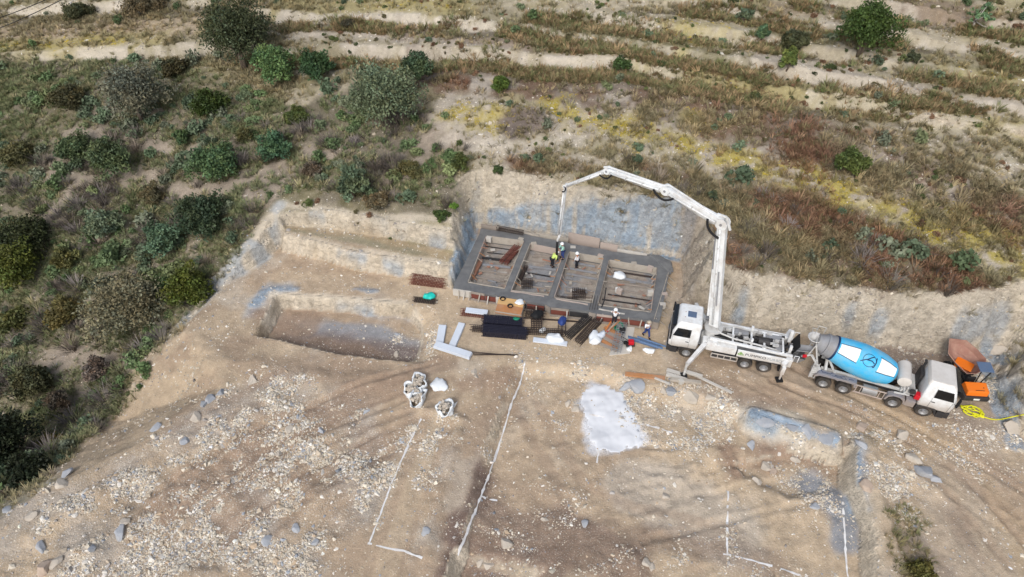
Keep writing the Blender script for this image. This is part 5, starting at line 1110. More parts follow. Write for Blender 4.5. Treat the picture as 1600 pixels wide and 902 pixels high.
xs = np.arange(min(p[0] for p in pol)-.6, max(p[0] for p in pol)+.6, .11); ys = np.arange(min(p[1] for p in pol)-.6, max(p[1] for p in pol)+.6, .11)
XX, YY = np.meshgrid(xs, ys, indexing='ij'); dd = poly_sd(XX, YY, pol)+fbm(XX, YY, 1.4, 5, 3, .6)*.75
dd = dd+.15+fbm(XX, YY, .4, 3, 8)*.3; thk = np.clip(-dd*.08, 0, .015); Zp = np.maximum(ZZ(XX, YY), ZZ(XX+.08, YY+.05))+np.where(dd < 0, .012+thk, -.08)
mb = MB(); nxp, nyp = XX.shape; mb.v = [tuple(v) for v in np.stack([XX, YY, Zp], -1).reshape(-1, 3)]
for i in range(nxp-1):
    for j in range(nyp-1):
        if dd[i:i+2, j:j+2].min() < 0: mb.f.append((i*nyp+j, (i+1)*nyp+j, (i+1)*nyp+j+1, i*nyp+j+1))
o = mb.build('powder_patch', 'powder', None, smoothf=True); tag(o, 'bluish white powder patch spread over the lower ground', 'powder'); o['kind'] = 'stuff'

# ------------------------------------------------------------------ people
def skinned(name, J, edges, m, parent, root=0, sub=1):
    me = bpy.data.meshes.new(name); me.from_pydata([j[0] for j in J], edges, []); me.materials.append(M[m])
    o = link(bpy.data.objects.new(name, me)); o.parent = parent
    sk_ = o.modifiers.new('skin', 'SKIN'); sk_.use_smooth_shade = True; sk_.branch_smoothing = .6
    for i, j in enumerate(J):
        v = me.skin_vertices[0].data[i]; r = j[1]; v.radius = (r, r) if not isinstance(r, tuple) else r; v.use_root = (i == root)
    ss = o.modifiers.new('sub', 'SUBSURF'); ss.levels = sub; ss.render_levels = sub
    return o
def person(px, py, face, label, pose, shirt, trous, hat, base=None, h=1.75, vest=None):
    p = gp(px, py) if base is None else base
    T = thing('person', label, 'person', p, face)          # local +x is where the person faces
    k = h/1.75; bend = pose.get('bend', 0); hip = Vector((0, 0, .92*k)); ax = Matrix.Rotation(bend, 3, 'Y')
    def up(x, y, z): return hip+ax @ Vector((x, y, z))
    chest, neck, head = up(0, 0, .38), up(0.01, 0, .55), up(.04, 0, .68); st = pose.get('step', .0)
    hipL, hipR = hip+Vector((0, .1, -.04)), hip+Vector((0, -.1, -.04))
    kL = Vector((st*.5+.05, .11, .48*k)); aL = Vector((st, .12, .08)); kR = Vector((-st*.3+.05, -.11, .48*k)); aR = Vector((-st, -.12, .08))
    shL, shR = up(0, .19, .50), up(0, -.19, .50)
    arms = pose.get('arms', ((.08,.28,.25),(.2,.25,.02),(.08,-.28,.25),(.2,-.25,.02)))
    eL, hL, eR, hR = [up(*a_) for a_ in arms]
    J = [(hip, .13), (chest, .14), (neck, .06), (head-Vector((0,0,.02)), .075), (head+Vector((.0,0,.09)), .085), (hipL, .09), (kL, .065), (aL, .045), (aL+Vector((.14, 0, -.04)), .04), (hipR, .09), (kR, .065), (aR, .045), (aR+Vector((.14, 0, -.04)), .04),
         (shL, .06), (eL, .045), (hL, .032), (shR, .06), (eR, .045), (hR, .032)]
    E = [(0,1),(1,2),(2,3),(3,4),(0,5),(5,6),(6,7),(7,8),(0,9),(9,10),(10,11),(11,12),(1,13),(13,14),(14,15),(1,16),(16,17),(17,18)]
    for hi, e_, s in ((15, eL, 1), (18, eR, -1)):                # palm and five fingers
        hd_ = J[hi][0]; d = (hd_-e_).normalized(); sd_ = d.cross(Vector((0,0,1))); sd_ = sd_.normalized() if sd_.length > .1 else Vector((0,1,0)); n0 = len(J)
        J.append((hd_+d*.08, (.036,.018))); E.append((hi, n0))
        for f in range(4):
            b_ = hd_+d*.10+sd_*(f-1.5)*.02; L_ = (.065,.078,.072,.055)[f]; m1 = len(J); J.append((b_+d*L_*.5-Vector((0,0,.008)), .009)); J.append((b_+d*L_-Vector((0,0,.03)), .008)); E += [(n0, m1), (m1, m1+1)]
        m1 = len(J); J.append((hd_+d*.05+sd_*.05*s, .011)); J.append((hd_+d*.09+sd_*.065*s, .009)); E += [(hi, m1), (m1, m1+1)]
    skinned('body', J, E, 'skin', T)
    skinned('shirt', [(hip+Vector((0,0,.0)), .165), (up(0,0,.2), .165), (chest, .175), (up(0,0,.5), .10), (shL, .09), (eL, .068), (shR, .09), (eR, .068), (eL.lerp(hL, .35), .06), (eR.lerp(hR, .35), .06)], [(0,1),(1,2),(2,3),(2,4),(4,5),(5,8),(2,6),(6,7),(7,9)], shirt, T)
    skinned('trousers', [(hip, .15), (hipL, .11), (kL, .085), (aL+Vector((0,0,.06)), .07), (hipR, .11), (kR, .085), (aR+Vector((0,0,.06)), .07)], [(0,1),(1,2),(2,3),(0,4),(4,5),(5,6)], trous, T)
    for a_ in (aL, aR): MB().box(a_+Vector((.06,0,-.03)), (.29,.11,.11), taper=.8).build('boot', 'black', T, bevel=.03)
    if vest: skinned('hivis_vest', [(up(0,0,.12), .178), (up(0,0,.3), .182), (chest, .185), (up(0,0,.47), .12)], [(0,1),(1,2),(2,3)], vest, T)
    hc = head+Vector((.0, 0, .06)); f = ax @ Vector((1,0,0))
    fc = MB().box(hc+f*.095+Vector((0,0,-.03)), (.03,.025,.045), taper=.5); fc.build('nose', 'skin', T)
    ey = MB()
    for s in (-1, 1): ey.box(hc+f*.085+Vector((0,s*.032,.0)), (.012,.022,.012))
    ey.box(hc+f*.083+Vector((0,0,-.075)), (.012,.05,.012)); ey.build('eyes_and_mouth', 'dark', T)['kind'] = 'stuff'
    for s in (-1, 1): MB().box(hc+Vector((0,s*.088,-.01)), (.04,.02,.06), taper=.8).build('ear', 'skin', T)
    MB().lathe([(-.05,.098),(.0,.1),(.05,.09),(.08,.05),(.085,.01)], 14, Matrix.Translation(hc-Vector((.01,0,0))) @ Matrix.Rotation(-math.pi/2, 4, 'Y')).build('hair', 'dark', T, smoothf=True)
    if hat:
        mxh = Matrix.Translation(hc+Vector((0,0,.055))) @ Matrix.Rotation(-math.pi/2+0*bend, 4, 'Y')
        MB().lathe([(-.02,.165),(.0,.16),(.01,.135),(.06,.128),(.11,.09),(.135,.01)], 20, mxh).build('helmet' if hat == 'helmet' else 'cap', hat, T, smoothf=True)
    return T
bp0 = lambda x, y, z: P(x, y, z)
person(0, 0, .5, 'worker in a hi-vis vest and white helmet bending in the second bay from the left', dict(bend=.75, arms=((.12,.25,.2),(.3,.2,.02),(.12,-.25,.2),(.35,-.15,.05))), 'hivis', 'trousers', 'helmet', base=bp0(862, 417, .2), vest='hivis')
person(0, 0, 3.6, 'worker in a mint shirt holding the end of the black pump hose', dict(bend=.15, arms=((.22,.2,.3),(.42,.08,.25),(.22,-.2,.3),(.42,-.05,.3))), 'mint', 'bluet', 'helmet', base=bp0(879, 404, ZT), vest=None)
person(0, 0, 2.6, 'worker all in white shirt with dark trousers standing in the third bay', dict(bend=.05, arms=((.08,.26,.25),(.25,.2,.1),(.08,-.26,.25),(.25,-.2,.1))), 'shirt', 'trousers', 'helmet', base=bp0(901, 420, .2))
person(959, 507, -1.9, 'worker in white shirt with both arms raised to the head beside the green tub', dict(bend=0, arms=((.1,.33,.5),(.18,.1,.62),(.1,-.33,.5),(.18,-.1,.62))), 'shirt', 'trousers', 'helmet')
person(1009, 526, -1.2, 'worker in white shirt and khaki cap walking beside the pump truck cab', dict(bend=.08, step=.28, arms=((-.12,.26,.26),(.0,.27,.0),(.1,-.28,.3),(.22,-.22,.45))), 'shirt', 'bluet', 'khaki')
# ------------------------------------------------------------------ instanced stuff: gravel, stones, tufts, scrub, flowers
def inst_mat(name, rough=.9, var=.25, scale=6, trans=0.0, bump=0.0):
    m, nt, b = newmat(name); at = nt.nodes.new('ShaderNodeAttribute'); at.attribute_type = 'INSTANCER'; at.attribute_name = 'tint'
    tc = nt.nodes.new('ShaderNodeTexCoord'); n = ramp_noise(nt, scale, 4, .6, tc.outputs['Object'])
    nt.links.new(mix(nt, 1.0, at.outputs['Color'], mth(nt, 'MULTIPLY_ADD', n.outputs[0], var*2, 1-var), 'MULTIPLY'), b.inputs['Base Color'])
    b.inputs['Roughness'].default_value = rough; b.inputs['Specular IOR Level'].default_value = .2
    return m
M['i_stone'] = inst_mat('stone_tinted'); M['i_leaf'] = inst_mat('leaf_tinted', .7)
protocol = bpy.data.collections.new('prototypes')          # never linked to the scene: only sources of instances
def proto_mesh(name, v, f, m, smooth_=False):
    me = bpy.data.meshes.new(name); me.from_pydata([tuple(a) for a in v], [], f); me.materials.append(M[m])
    if smooth_: me.polygons.foreach_set('use_smooth', [True]*len(f))
    return bpy.data.objects.new(name, me)
def rock_mesh(seed, sub=1, sq=(1,.8,.62)):
    bm = bmesh.new(); bmesh.ops.create_icosphere(bm, subdivisions=sub, radius=.5); r = random.Random(seed)
    cuts = [Vector((r.gauss(0,1), r.gauss(0,1), r.gauss(0,1))).normalized() for _ in range(13)]; off_ = [r.uniform(.24, .36) for _ in cuts]
    for v in bm.verts:
        c = v.co.copy()
        for n, o_ in zip(cuts, off_):
            d = c.dot(n)
            if d > o_: c -= n*(d-o_)
        v.co = Vector((c.x*sq[0], c.y*sq[1], c.z*sq[2]))*1.4+Vector((r.uniform(-.012,.012) for _ in range(3)))
    vs = [v.co.copy() for v in bm.verts]; fs = [tuple(v.index for v in f.verts) for f in bm.faces]; bm.free(); return vs, fs
def rnd(n, s=1.0): return RG.normal(0, s, n)
ROCKP = [proto_mesh('stone_shape', *rock_mesh(i, 2 if i < 2 else 1, (1, random.uniform(.6,.95), random.uniform(.4,.75))), 'i_stone') for i in range(6)]
def blade_tuft(seed, n=16, h=.5, spread=.25, w=.03, leafy=False):
    r = random.Random(seed); v = []; f = []
    for k in range(n):
        a = r.uniform(0, 6.28); rr = r.uniform(0, spread*.4); x, y = rr*math.cos(a), rr*math.sin(a); hh = h*r.uniform(.5, 1.1); lean = r.uniform(.2, 1)*spread; ww = w*r.uniform(.6, 1.4)
        dx, dy = math.cos(a)*lean, math.sin(a)*lean; px, py = -math.sin(a)*ww, math.cos(a)*ww; i = len(v)
        v += [(x-px, y-py, 0), (x+px, y+py, 0), (x+dx*.5+px*.8, y+dy*.5+py*.8, hh*.65), (x+dx*.5-px*.8, y+dy*.5-py*.8, hh*.65), (x+dx, y+dy, hh)]
        f += [(i, i+1, i+2, i+3), (i+3, i+2, i+4)]
    return v, f
TUFTP = [proto_mesh('tuft_shape', *blade_tuft(i, 22, .46, .52, .024), 'i_leaf') for i in range(4)]
def leafball(seed, n, rx, rz, size, lumps=5, z0=None, elong=1.6):
    r = np.random.default_rng(seed); v = []; f = []
    lc = r.normal(0, 1, (lumps, 3)); lc /= np.linalg.norm(lc, axis=1)[:, None]; lc[:, 2] = np.abs(lc[:, 2])*.8; lc *= np.array([rx*.5, rx*.5, rz*.5]); lr = r.uniform(.42, .62, lumps)
    k = r.integers(0, lumps, n); d = r.normal(0, 1, (n, 3)); d /= np.linalg.norm(d, axis=1)[:, None]
    rad_ = r.uniform(.55, 1.0, n)**.6; p = lc[k]+d*rad_[:, None]*lr[k][:, None]*np.array([rx, rx, rz]); p[:, 2] += rz*.55 if z0 is None else z0; p = p[p[:, 2] > .02]
    n = len(p); u = r.normal(0, 1, (n, 3)); u /= np.linalg.norm(u, axis=1)[:, None]; w = np.cross(u, r.normal(0, 1, (n, 3))); w /= np.linalg.norm(w, axis=1)[:, None]; s = size*r.uniform(.6, 1.4, n)[:, None]
    V = np.stack([p-u*s*elong/2, p+w*s/2, p+u*s*elong/2, p-w*s/2], 1).reshape(-1, 3); F = np.arange(4*n).reshape(-1, 4)
    return V, [tuple(int(a) for a in q) for q in F]
BUSHP = [proto_mesh('scrub_shape', *leafball(i, 230, .5, .42, .10, 5), 'i_leaf') for i in range(5)]
TWIGP = [proto_mesh('twig_shape', *blade_tuft(50+i, 60, .55, .6, .014), 'i_leaf') for i in range(3)]
FLOWP = [proto_mesh('flower_shape', *leafball(90+i, 30, .5, .16, .10, 6, .1, 1.0), 'i_leaf') for i in range(2)]
def scatter(name, protos, x, y, scl, tint, label, sink=0.0, tilt=.25, zs=None):
    n = len(x); z = ZZ(x, y)-sink*scl if zs is None else zs
    me = bpy.data.meshes.new(name); me.vertices.add(n); me.vertices.foreach_set('co', np.stack([x, y, z], -1).astype('f').ravel())
    rot = np.stack([RG.normal(0, tilt, n), RG.normal(0, tilt, n), RG.uniform(0, 6.28, n)], -1)
    for nm, ty, key, dat in (('rot', 'FLOAT_VECTOR', 'vector', rot), ('scl', 'FLOAT_VECTOR', 'vector', scl[:, None]*np.clip(1+RG.normal(0, .15, (n, 3)), .5, 1.5))):
        a = me.attributes.new(nm, ty, 'POINT'); a.data.foreach_set(key, dat.astype('f').ravel())
    a = me.attributes.new('pick', 'INT', 'POINT'); a.data.foreach_set('value', RG.integers(0, len(protos), n).astype('i'))
    a = me.attributes.new('tint', 'FLOAT_COLOR', 'POINT'); a.data.foreach_set('color', np.c_[np.clip(tint, .004, .8), np.ones(n)].astype('f').ravel())
    col = bpy.data.collections.new('shapes_'+name)
    for p in protos: col.objects.link(p)
    ng = bpy.data.node_groups.new('scatter_'+name, 'GeometryNodeTree'); ng.interface.new_socket('Geometry', in_out='INPUT', socket_type='NodeSocketGeometry'); ng.interface.new_socket('Geometry', in_out='OUTPUT', socket_type='NodeSocketGeometry')
    N = ng.nodes; Lk = ng.links; gi = N.new('NodeGroupInput'); go = N.new('NodeGroupOutput'); ip = N.new('GeometryNodeInstanceOnPoints'); ci = N.new('GeometryNodeCollectionInfo')
    ci.inputs['Collection'].default_value = col; ci.inputs['Separate Children'].default_value = True; ci.inputs['Reset Children'].default_value = True
    def na(nm, dt):
        q = N.new('GeometryNodeInputNamedAttribute'); q.data_type = dt; q.inputs['Name'].default_value = nm; return q.outputs['Attribute']
    Lk.new(gi.outputs[0], ip.inputs['Points']); Lk.new(ci.outputs[0], ip.inputs['Instance']); ip.inputs['Pick Instance'].default_value = True
    Lk.new(na('pick', 'INT'), ip.inputs['Instance Index']); Lk.new(na('rot', 'FLOAT_VECTOR'), ip.inputs['Rotation']); Lk.new(na('scl', 'FLOAT_VECTOR'), ip.inputs['Scale']); Lk.new(ip.outputs[0], go.inputs[0])
    o = link(bpy.data.objects.new(name, me)); md = o.modifiers.new('scatter', 'NODES'); md.node_group = ng
    o['kind'] = 'stuff'; o['label'] = label; return o
def smp(A_, x, y):
    i = np.clip(np.searchsorted(AX, x)-1, 0, len(AX)-2); j = np.clip(np.searchsorted(AY, y)-1, 0, len(AY)-2); return A_[i, j]
def cand(n, x0=-70, x1=52, y0=13, y1=92):
    x = RG.uniform(x0, x1, n); y = RG.uniform(y0, y1, n)
    dpt = y*math.cos(DEP)+(HC-ZZ(x, y))*math.sin(DEP); uu = y*math.sin(DEP)-(HC-ZZ(x, y))*math.cos(DEP)
    k = (np.abs(x/dpt)*FPX < 880) & (uu/dpt*FPX < 480) & (uu/dpt*FPX > -500)        # land the photo could show, with a margin
    return x[k], y[k]
def tints(n, cols, w=None, var=.14, k=.82):
    c = np.array([lin(q_, k) for q_ in cols]); i = RG.choice(len(cols), n, p=w); return c[i]*np.clip(1+RG.normal(0, var, (n, 1)), .5, 1.6)
onpad = lambda x, y: poly_sd(x, y, [tuple(P(a, b, .1)[:2]) for a, b in [(748,352),(1056,404),(1040,508),(704,456)]]) < .3
# keep clear of the vehicles and the tidy work yard
clear = [(*pump.location[:2], 3.0)]
def vehicles(x, y):
    m = np.zeros(len(x), bool)
    for o, L0, L1, w in ((pump, 1.6, -8.3, 1.4), (mix_, 1.6, -8, 1.4), (dmp, 2.2, -2.2, 1.3)):
        h = o.rotation_euler.z; dx, dy = x-o.location.x, y-o.location.y; a_ = dx*math.cos(h)+dy*math.sin(h); b_ = -dx*math.sin(h)+dy*math.cos(h)
        m |= (a_ < L0) & (a_ > L1) & (np.abs(b_) < w)
    return m
yard = region([(700,460),(1040,510),(1040,560),(960,560),(850,545),(780,560),(690,570),(680,500)], .8, .5)
pitm = region([(410,500),(450,480),(600,505),(600,550),(520,540)], .8, .5)
BARE = region([(292,505),(232,590),(130,690),(92,735),(98,756),(205,706),(350,612),(440,565),(425,528),(330,470)], .8, .8)
BARE2 = region([(430,330),(335,452),(285,520),(330,540),(445,420)], .6, .5)
BARE = np.maximum(BARE, BARE2)
# --- rubble stones on the platform
x, y = cand(900000, -45, 42, 13, 52)
hillm, rub = smp(hill, x, y), smp(RUB, x, y); clump = fbm(x, y, 1.6, 4, 6); clump2 = fbm(x, y, 5, 3, 2)
pr = (1-hillm)*(.03+1.0*rub*smooth((clump+.5*clump2+.10)/.35)+.05*smooth((clump-.1)/.3))*(1-.85*smp(yard, x, y))*(1-.85*smp(TRK, x, y))*(1-.6*smp(pitm, x, y))+hillm*(y < 50)*.02
k = (RG.uniform(0, 1, len(x)) < pr) & ~onpad(x, y) & ~vehicles(x, y) & (smp(SLOPE, x, y) < 1.4)
x, y = x[k], y[k]; n = len(x); sc_ = np.clip(RG.lognormal(-2.25, .45, n), .04, .5)*(1+.35*smp(RUB, x, y))
scatter('rubble', ROCKP, x, y, sc_, tints(n, [(208,198,180),(192,178,158),(222,216,206),(168,162,156),(160,164,170),(184,164,140)], [.32,.24,.18,.10,.07,.09], k=.92), 'loose pale limestone rubble strewn over the dug platform', .2, .5)
n_rub = n
# --- stones on the banks of the hillside
x, y = cand(260000, -60, 50, 28, 90); hillm = smp(hill, x, y); pale_ = smp(COL[..., 0], x, y); cl = fbm(x, y, 2, 4, 3)
k = RG.uniform(0, 1, len(x)) < hillm*(.05+.5*smooth((pale_-.30)/.15)*smooth((cl+.1)/.4))*(1-.8*smp(WEST, x, y))
x, y = x[k], y[k]; n = len(x)
scatter('bank_stones', ROCKP, x, y, np.clip(RG.lognormal(-1.95, .4, n), .06, .5), tints(n, [(206,196,178),(190,178,158),(222,216,204),(160,154,148)], [.4,.3,.15,.15]), 'pale stones lying on the terrace banks', .1, .5)
# --- dry grass and low plants
PATHM = np.zeros(GX.shape)
for q_, w_ in [([(90,330),(110,290),(180,270),(280,300),(360,300),(440,260)],.8),([(60,570),(150,560),(240,570)],.8),([(380,300),(420,320),(470,240),(520,250)],.6),([(60,210),(190,215),(300,240)],.5),([(640,270),(680,200),(720,225)],.9),([(440,270),(480,235)],.6),([(76,300),(90,250)],.5),([(0,335),(90,345)],.4),([(560,235),(600,245)],.4),([(120,590),(140,650)],.4)]:
    PATHM = np.maximum(PATHM, region(q_, .9, 1.0, line=w_))
_bz = poly_sd(GX, GY, BENCH) < 2.4
def GZN(x, y): return 1-smp(_bz.astype(float), x, y)*(x < -4)
def veg_density(x, y):
    w = smp(WEST, x, y); m = smp(MID, x, y); b = smp(BANK, x, y); h_ = smp(hill, x, y); r_ = smp(COL[..., 0], x, y); bare = np.maximum(smooth((r_-.27)/.16), 0); h_ = h_*(1-smp(BARE, x, y))*(GZN(x, y))
    return h_, w, m, b, bare
def rcol(x, y): return np.stack([smp(COL[..., i], x, y) for i in range(3)], -1)
x, y = cand(330000, -72, 52, 14, 92); h_, w, m, b, bare = veg_density(x, y); c1_ = fbm(x, y, 2.6, 4, 5); c2_ = fbm(x, y, 9, 3, 8)
pr = h_*(.03+(1-bare)*(.12+.55*smooth((c1_+.5*c2_+.1)/.4)))*(1-.6*((x > -22) & (y > 57)))*(1-.9*smp(PATHM, x, y))
k = (RG.uniform(0, 1, len(x)) < pr) & (smp(SLOPE, x, y) < 1.6)
x, y = x[k], y[k]; n = len(x); w = w[k][:, None]; mb_ = np.maximum(m, b)[k][:, None]; gnd = rcol(x, y)
tg = tints(n, [(112,124,82),(124,128,90),(102,114,76),(150,142,106)], var=.2, k=1.2); tr = tints(n, [(132,98,76),(118,86,66),(146,116,88),(110,104,70),(140,104,84)], var=.2, k=1.15); tb = tints(n, [(140,132,100),(156,140,104),(118,112,82)], var=.2, k=1.15)
hue = smooth((fbm(x, y, 4, 3, 10)+.1)/.3)[:, None]
T_ = w*tg+(1-w)*(mb_*(tr*hue+(1-hue)*tb)+(1-mb_)*tb)
T_ = T_*.75+gnd*.25
scatter('dry_grass', TUFTP, x, y, np.clip(RG.lognormal(-.25, .3, n), .35, 1.6)*(.85+.3*mb_[:, 0]), T_, 'dry reddish and olive grass tufts over the hillside', .05, .2)
n_gr = n
# strips of growth at the foot of the terrace banks
x, y = cand(120000, -60, 50, 52, 92); best = np.full(len(x), 99.0)
for pts, h in riser_w:
    if h <= 0: continue
    ax = np.array(pts); o_ = np.argsort(ax[:, 0]); yy = np.interp(x, ax[o_, 0], ax[o_, 1]); dlt = yy-y-1.5-fbm(x, y, 5, 2, 3)*.8; best = np.minimum(best, np.where((x > ax[:,0].min()) & (x < ax[:,0].max()), np.abs(dlt), 99))
k = (best < 1.1) & (RG.uniform(0, 1, len(x)) < .95*smooth((fbm(x, y, 6, 3, 2)+.35)/.35)*(x > -25)); x, y = x[k], y[k]; n = len(x)
scatter('terrace_grass', TUFTP, x, y, np.clip(RG.lognormal(-.15, .3, n), .4, 1.7), tints(n, [(120,116,80),(136,118,88),(108,112,76),(146,124,94)], var=.2, k=1.2), 'strips of rank grass at the foot of the terrace banks', .05, .2)
# --- scrub bushes
x, y = cand(34000, -72, 52, 14, 92); h_, w, m, b, bare = veg_density(x, y); c1_ = fbm(x, y, 3.5, 3, 1)
edge_ = smooth((poly_sd(x, y, PLAT)-2.2)/1.5)
pr = h_*edge_*(w*(1-bare*.9)*(.05+.42*smooth((c1_-.05)/.3))*(1-.9*smp(PATHM, x, y))+(1-w)*(1-bare)*.05*smooth((c1_)/.2)+(1-w)*.004)
k = (RG.uniform(0, 1, len(x)) < pr) & (smp(SLOPE, x, y) < 1.3); x, y = x[k], y[k]; n = len(x)
hue = smooth((fbm(x, y, 6, 3, 4)+.05)/.3)[:, None]
T_ = tints(n, [(84,102,66),(94,110,76),(106,114,78)], var=.2, k=1.25)*hue+(1-hue)*tints(n, [(100,114,90),(112,118,98),(92,108,84)], var=.18, k=1.05)
scatter('scrub', BUSHP, x, y, np.clip(RG.lognormal(.0, .38, n), .45, 2.4), T_, 'low green and grey scrub covering the west slope', .1, .15)
x, y = cand(30000, -72, 52, 14, 60); h_, w, m, b, bare = veg_density(x, y); c1_ = fbm(x, y, 3.0, 3, 9)
k = (RG.uniform(0, 1, len(x)) < h_*np.maximum(w, b*.4)*(1-bare*.7)*(.02+.35*smooth((c1_-.08)/.25))*(1-.9*smp(PATHM, x, y))*smooth((poly_sd(x, y, PLAT)-1.5)/1)); x, y = x[k], y[k]; n = len(x)
scatter('twiggy_scrub', TWIGP, x, y, np.clip(RG.lognormal(.25, .3, n), .7, 2.2), tints(n, [(124,116,112),(106,100,92),(138,126,112),(96,88,80)], var=.15, k=1.05), 'grey leafless twiggy scrub', .05, .15)
# small green plants dotted on the pale ground
x, y = cand(14000, -20, 52, 34, 92); h_ = smp(hill, x, y); c1_ = fbm(x, y, 5, 3, 11)
k = (RG.uniform(0, 1, len(x)) < h_*(1-smp(WEST, x, y))*(.03+.22*smooth((c1_-.05)/.25))*smooth((poly_sd(x, y, PLAT)-1.5)/1)); x, y = x[k], y[k]; n = len(x)
scatter('small_plants', BUSHP, x, y, np.clip(RG.lognormal(-.75, .35, n), .25, 1.1), tints(n, [(86,96,56),(74,84,54),(104,98,70),(116,90,70)], var=.2, k=1.15), 'small green and brown plants dotted over the pale banks', .1, .15)
# yellow flowers
x, y = cand(90000, -70, 52, 40, 92); k = RG.uniform(0, 1, len(x)) < smp(YEL, x, y)*smooth((fbm(x, y, .9, 3, 3)+.25)/.35); x, y = x[k], y[k]; n = len(x)
scatter('yellow_flowers', FLOWP, x, y, np.clip(RG.lognormal(-1.0, .3, n), .2, .8), tints(n, [(206,182,50),(184,166,64),(140,138,70)], [.5,.3,.2], var=.15, k=.95), 'drifts of low yellow flowers on the terraces', .05, .15)
# growth at the lower right edge
m_ = region([(1385,790),(1420,800),(1450,880),(1460,960),(1385,960)], 1.2, 1.0); 
x, y = cand(90000, 14, 34, 13, 26); k = RG.uniform(0, 1, len(x)) < smp(m_, x, y)*.035; x, y = x[k], y[k]; n = len(x)
scatter('verge_grass', TUFTP, x, y, np.clip(RG.lognormal(-.6, .3, n), .3, 1.0), tints(n, [(136,128,92),(146,132,100),(116,116,80)], var=.2, k=1.05), 'olive grass on the strip at the lower right', .05, .2)

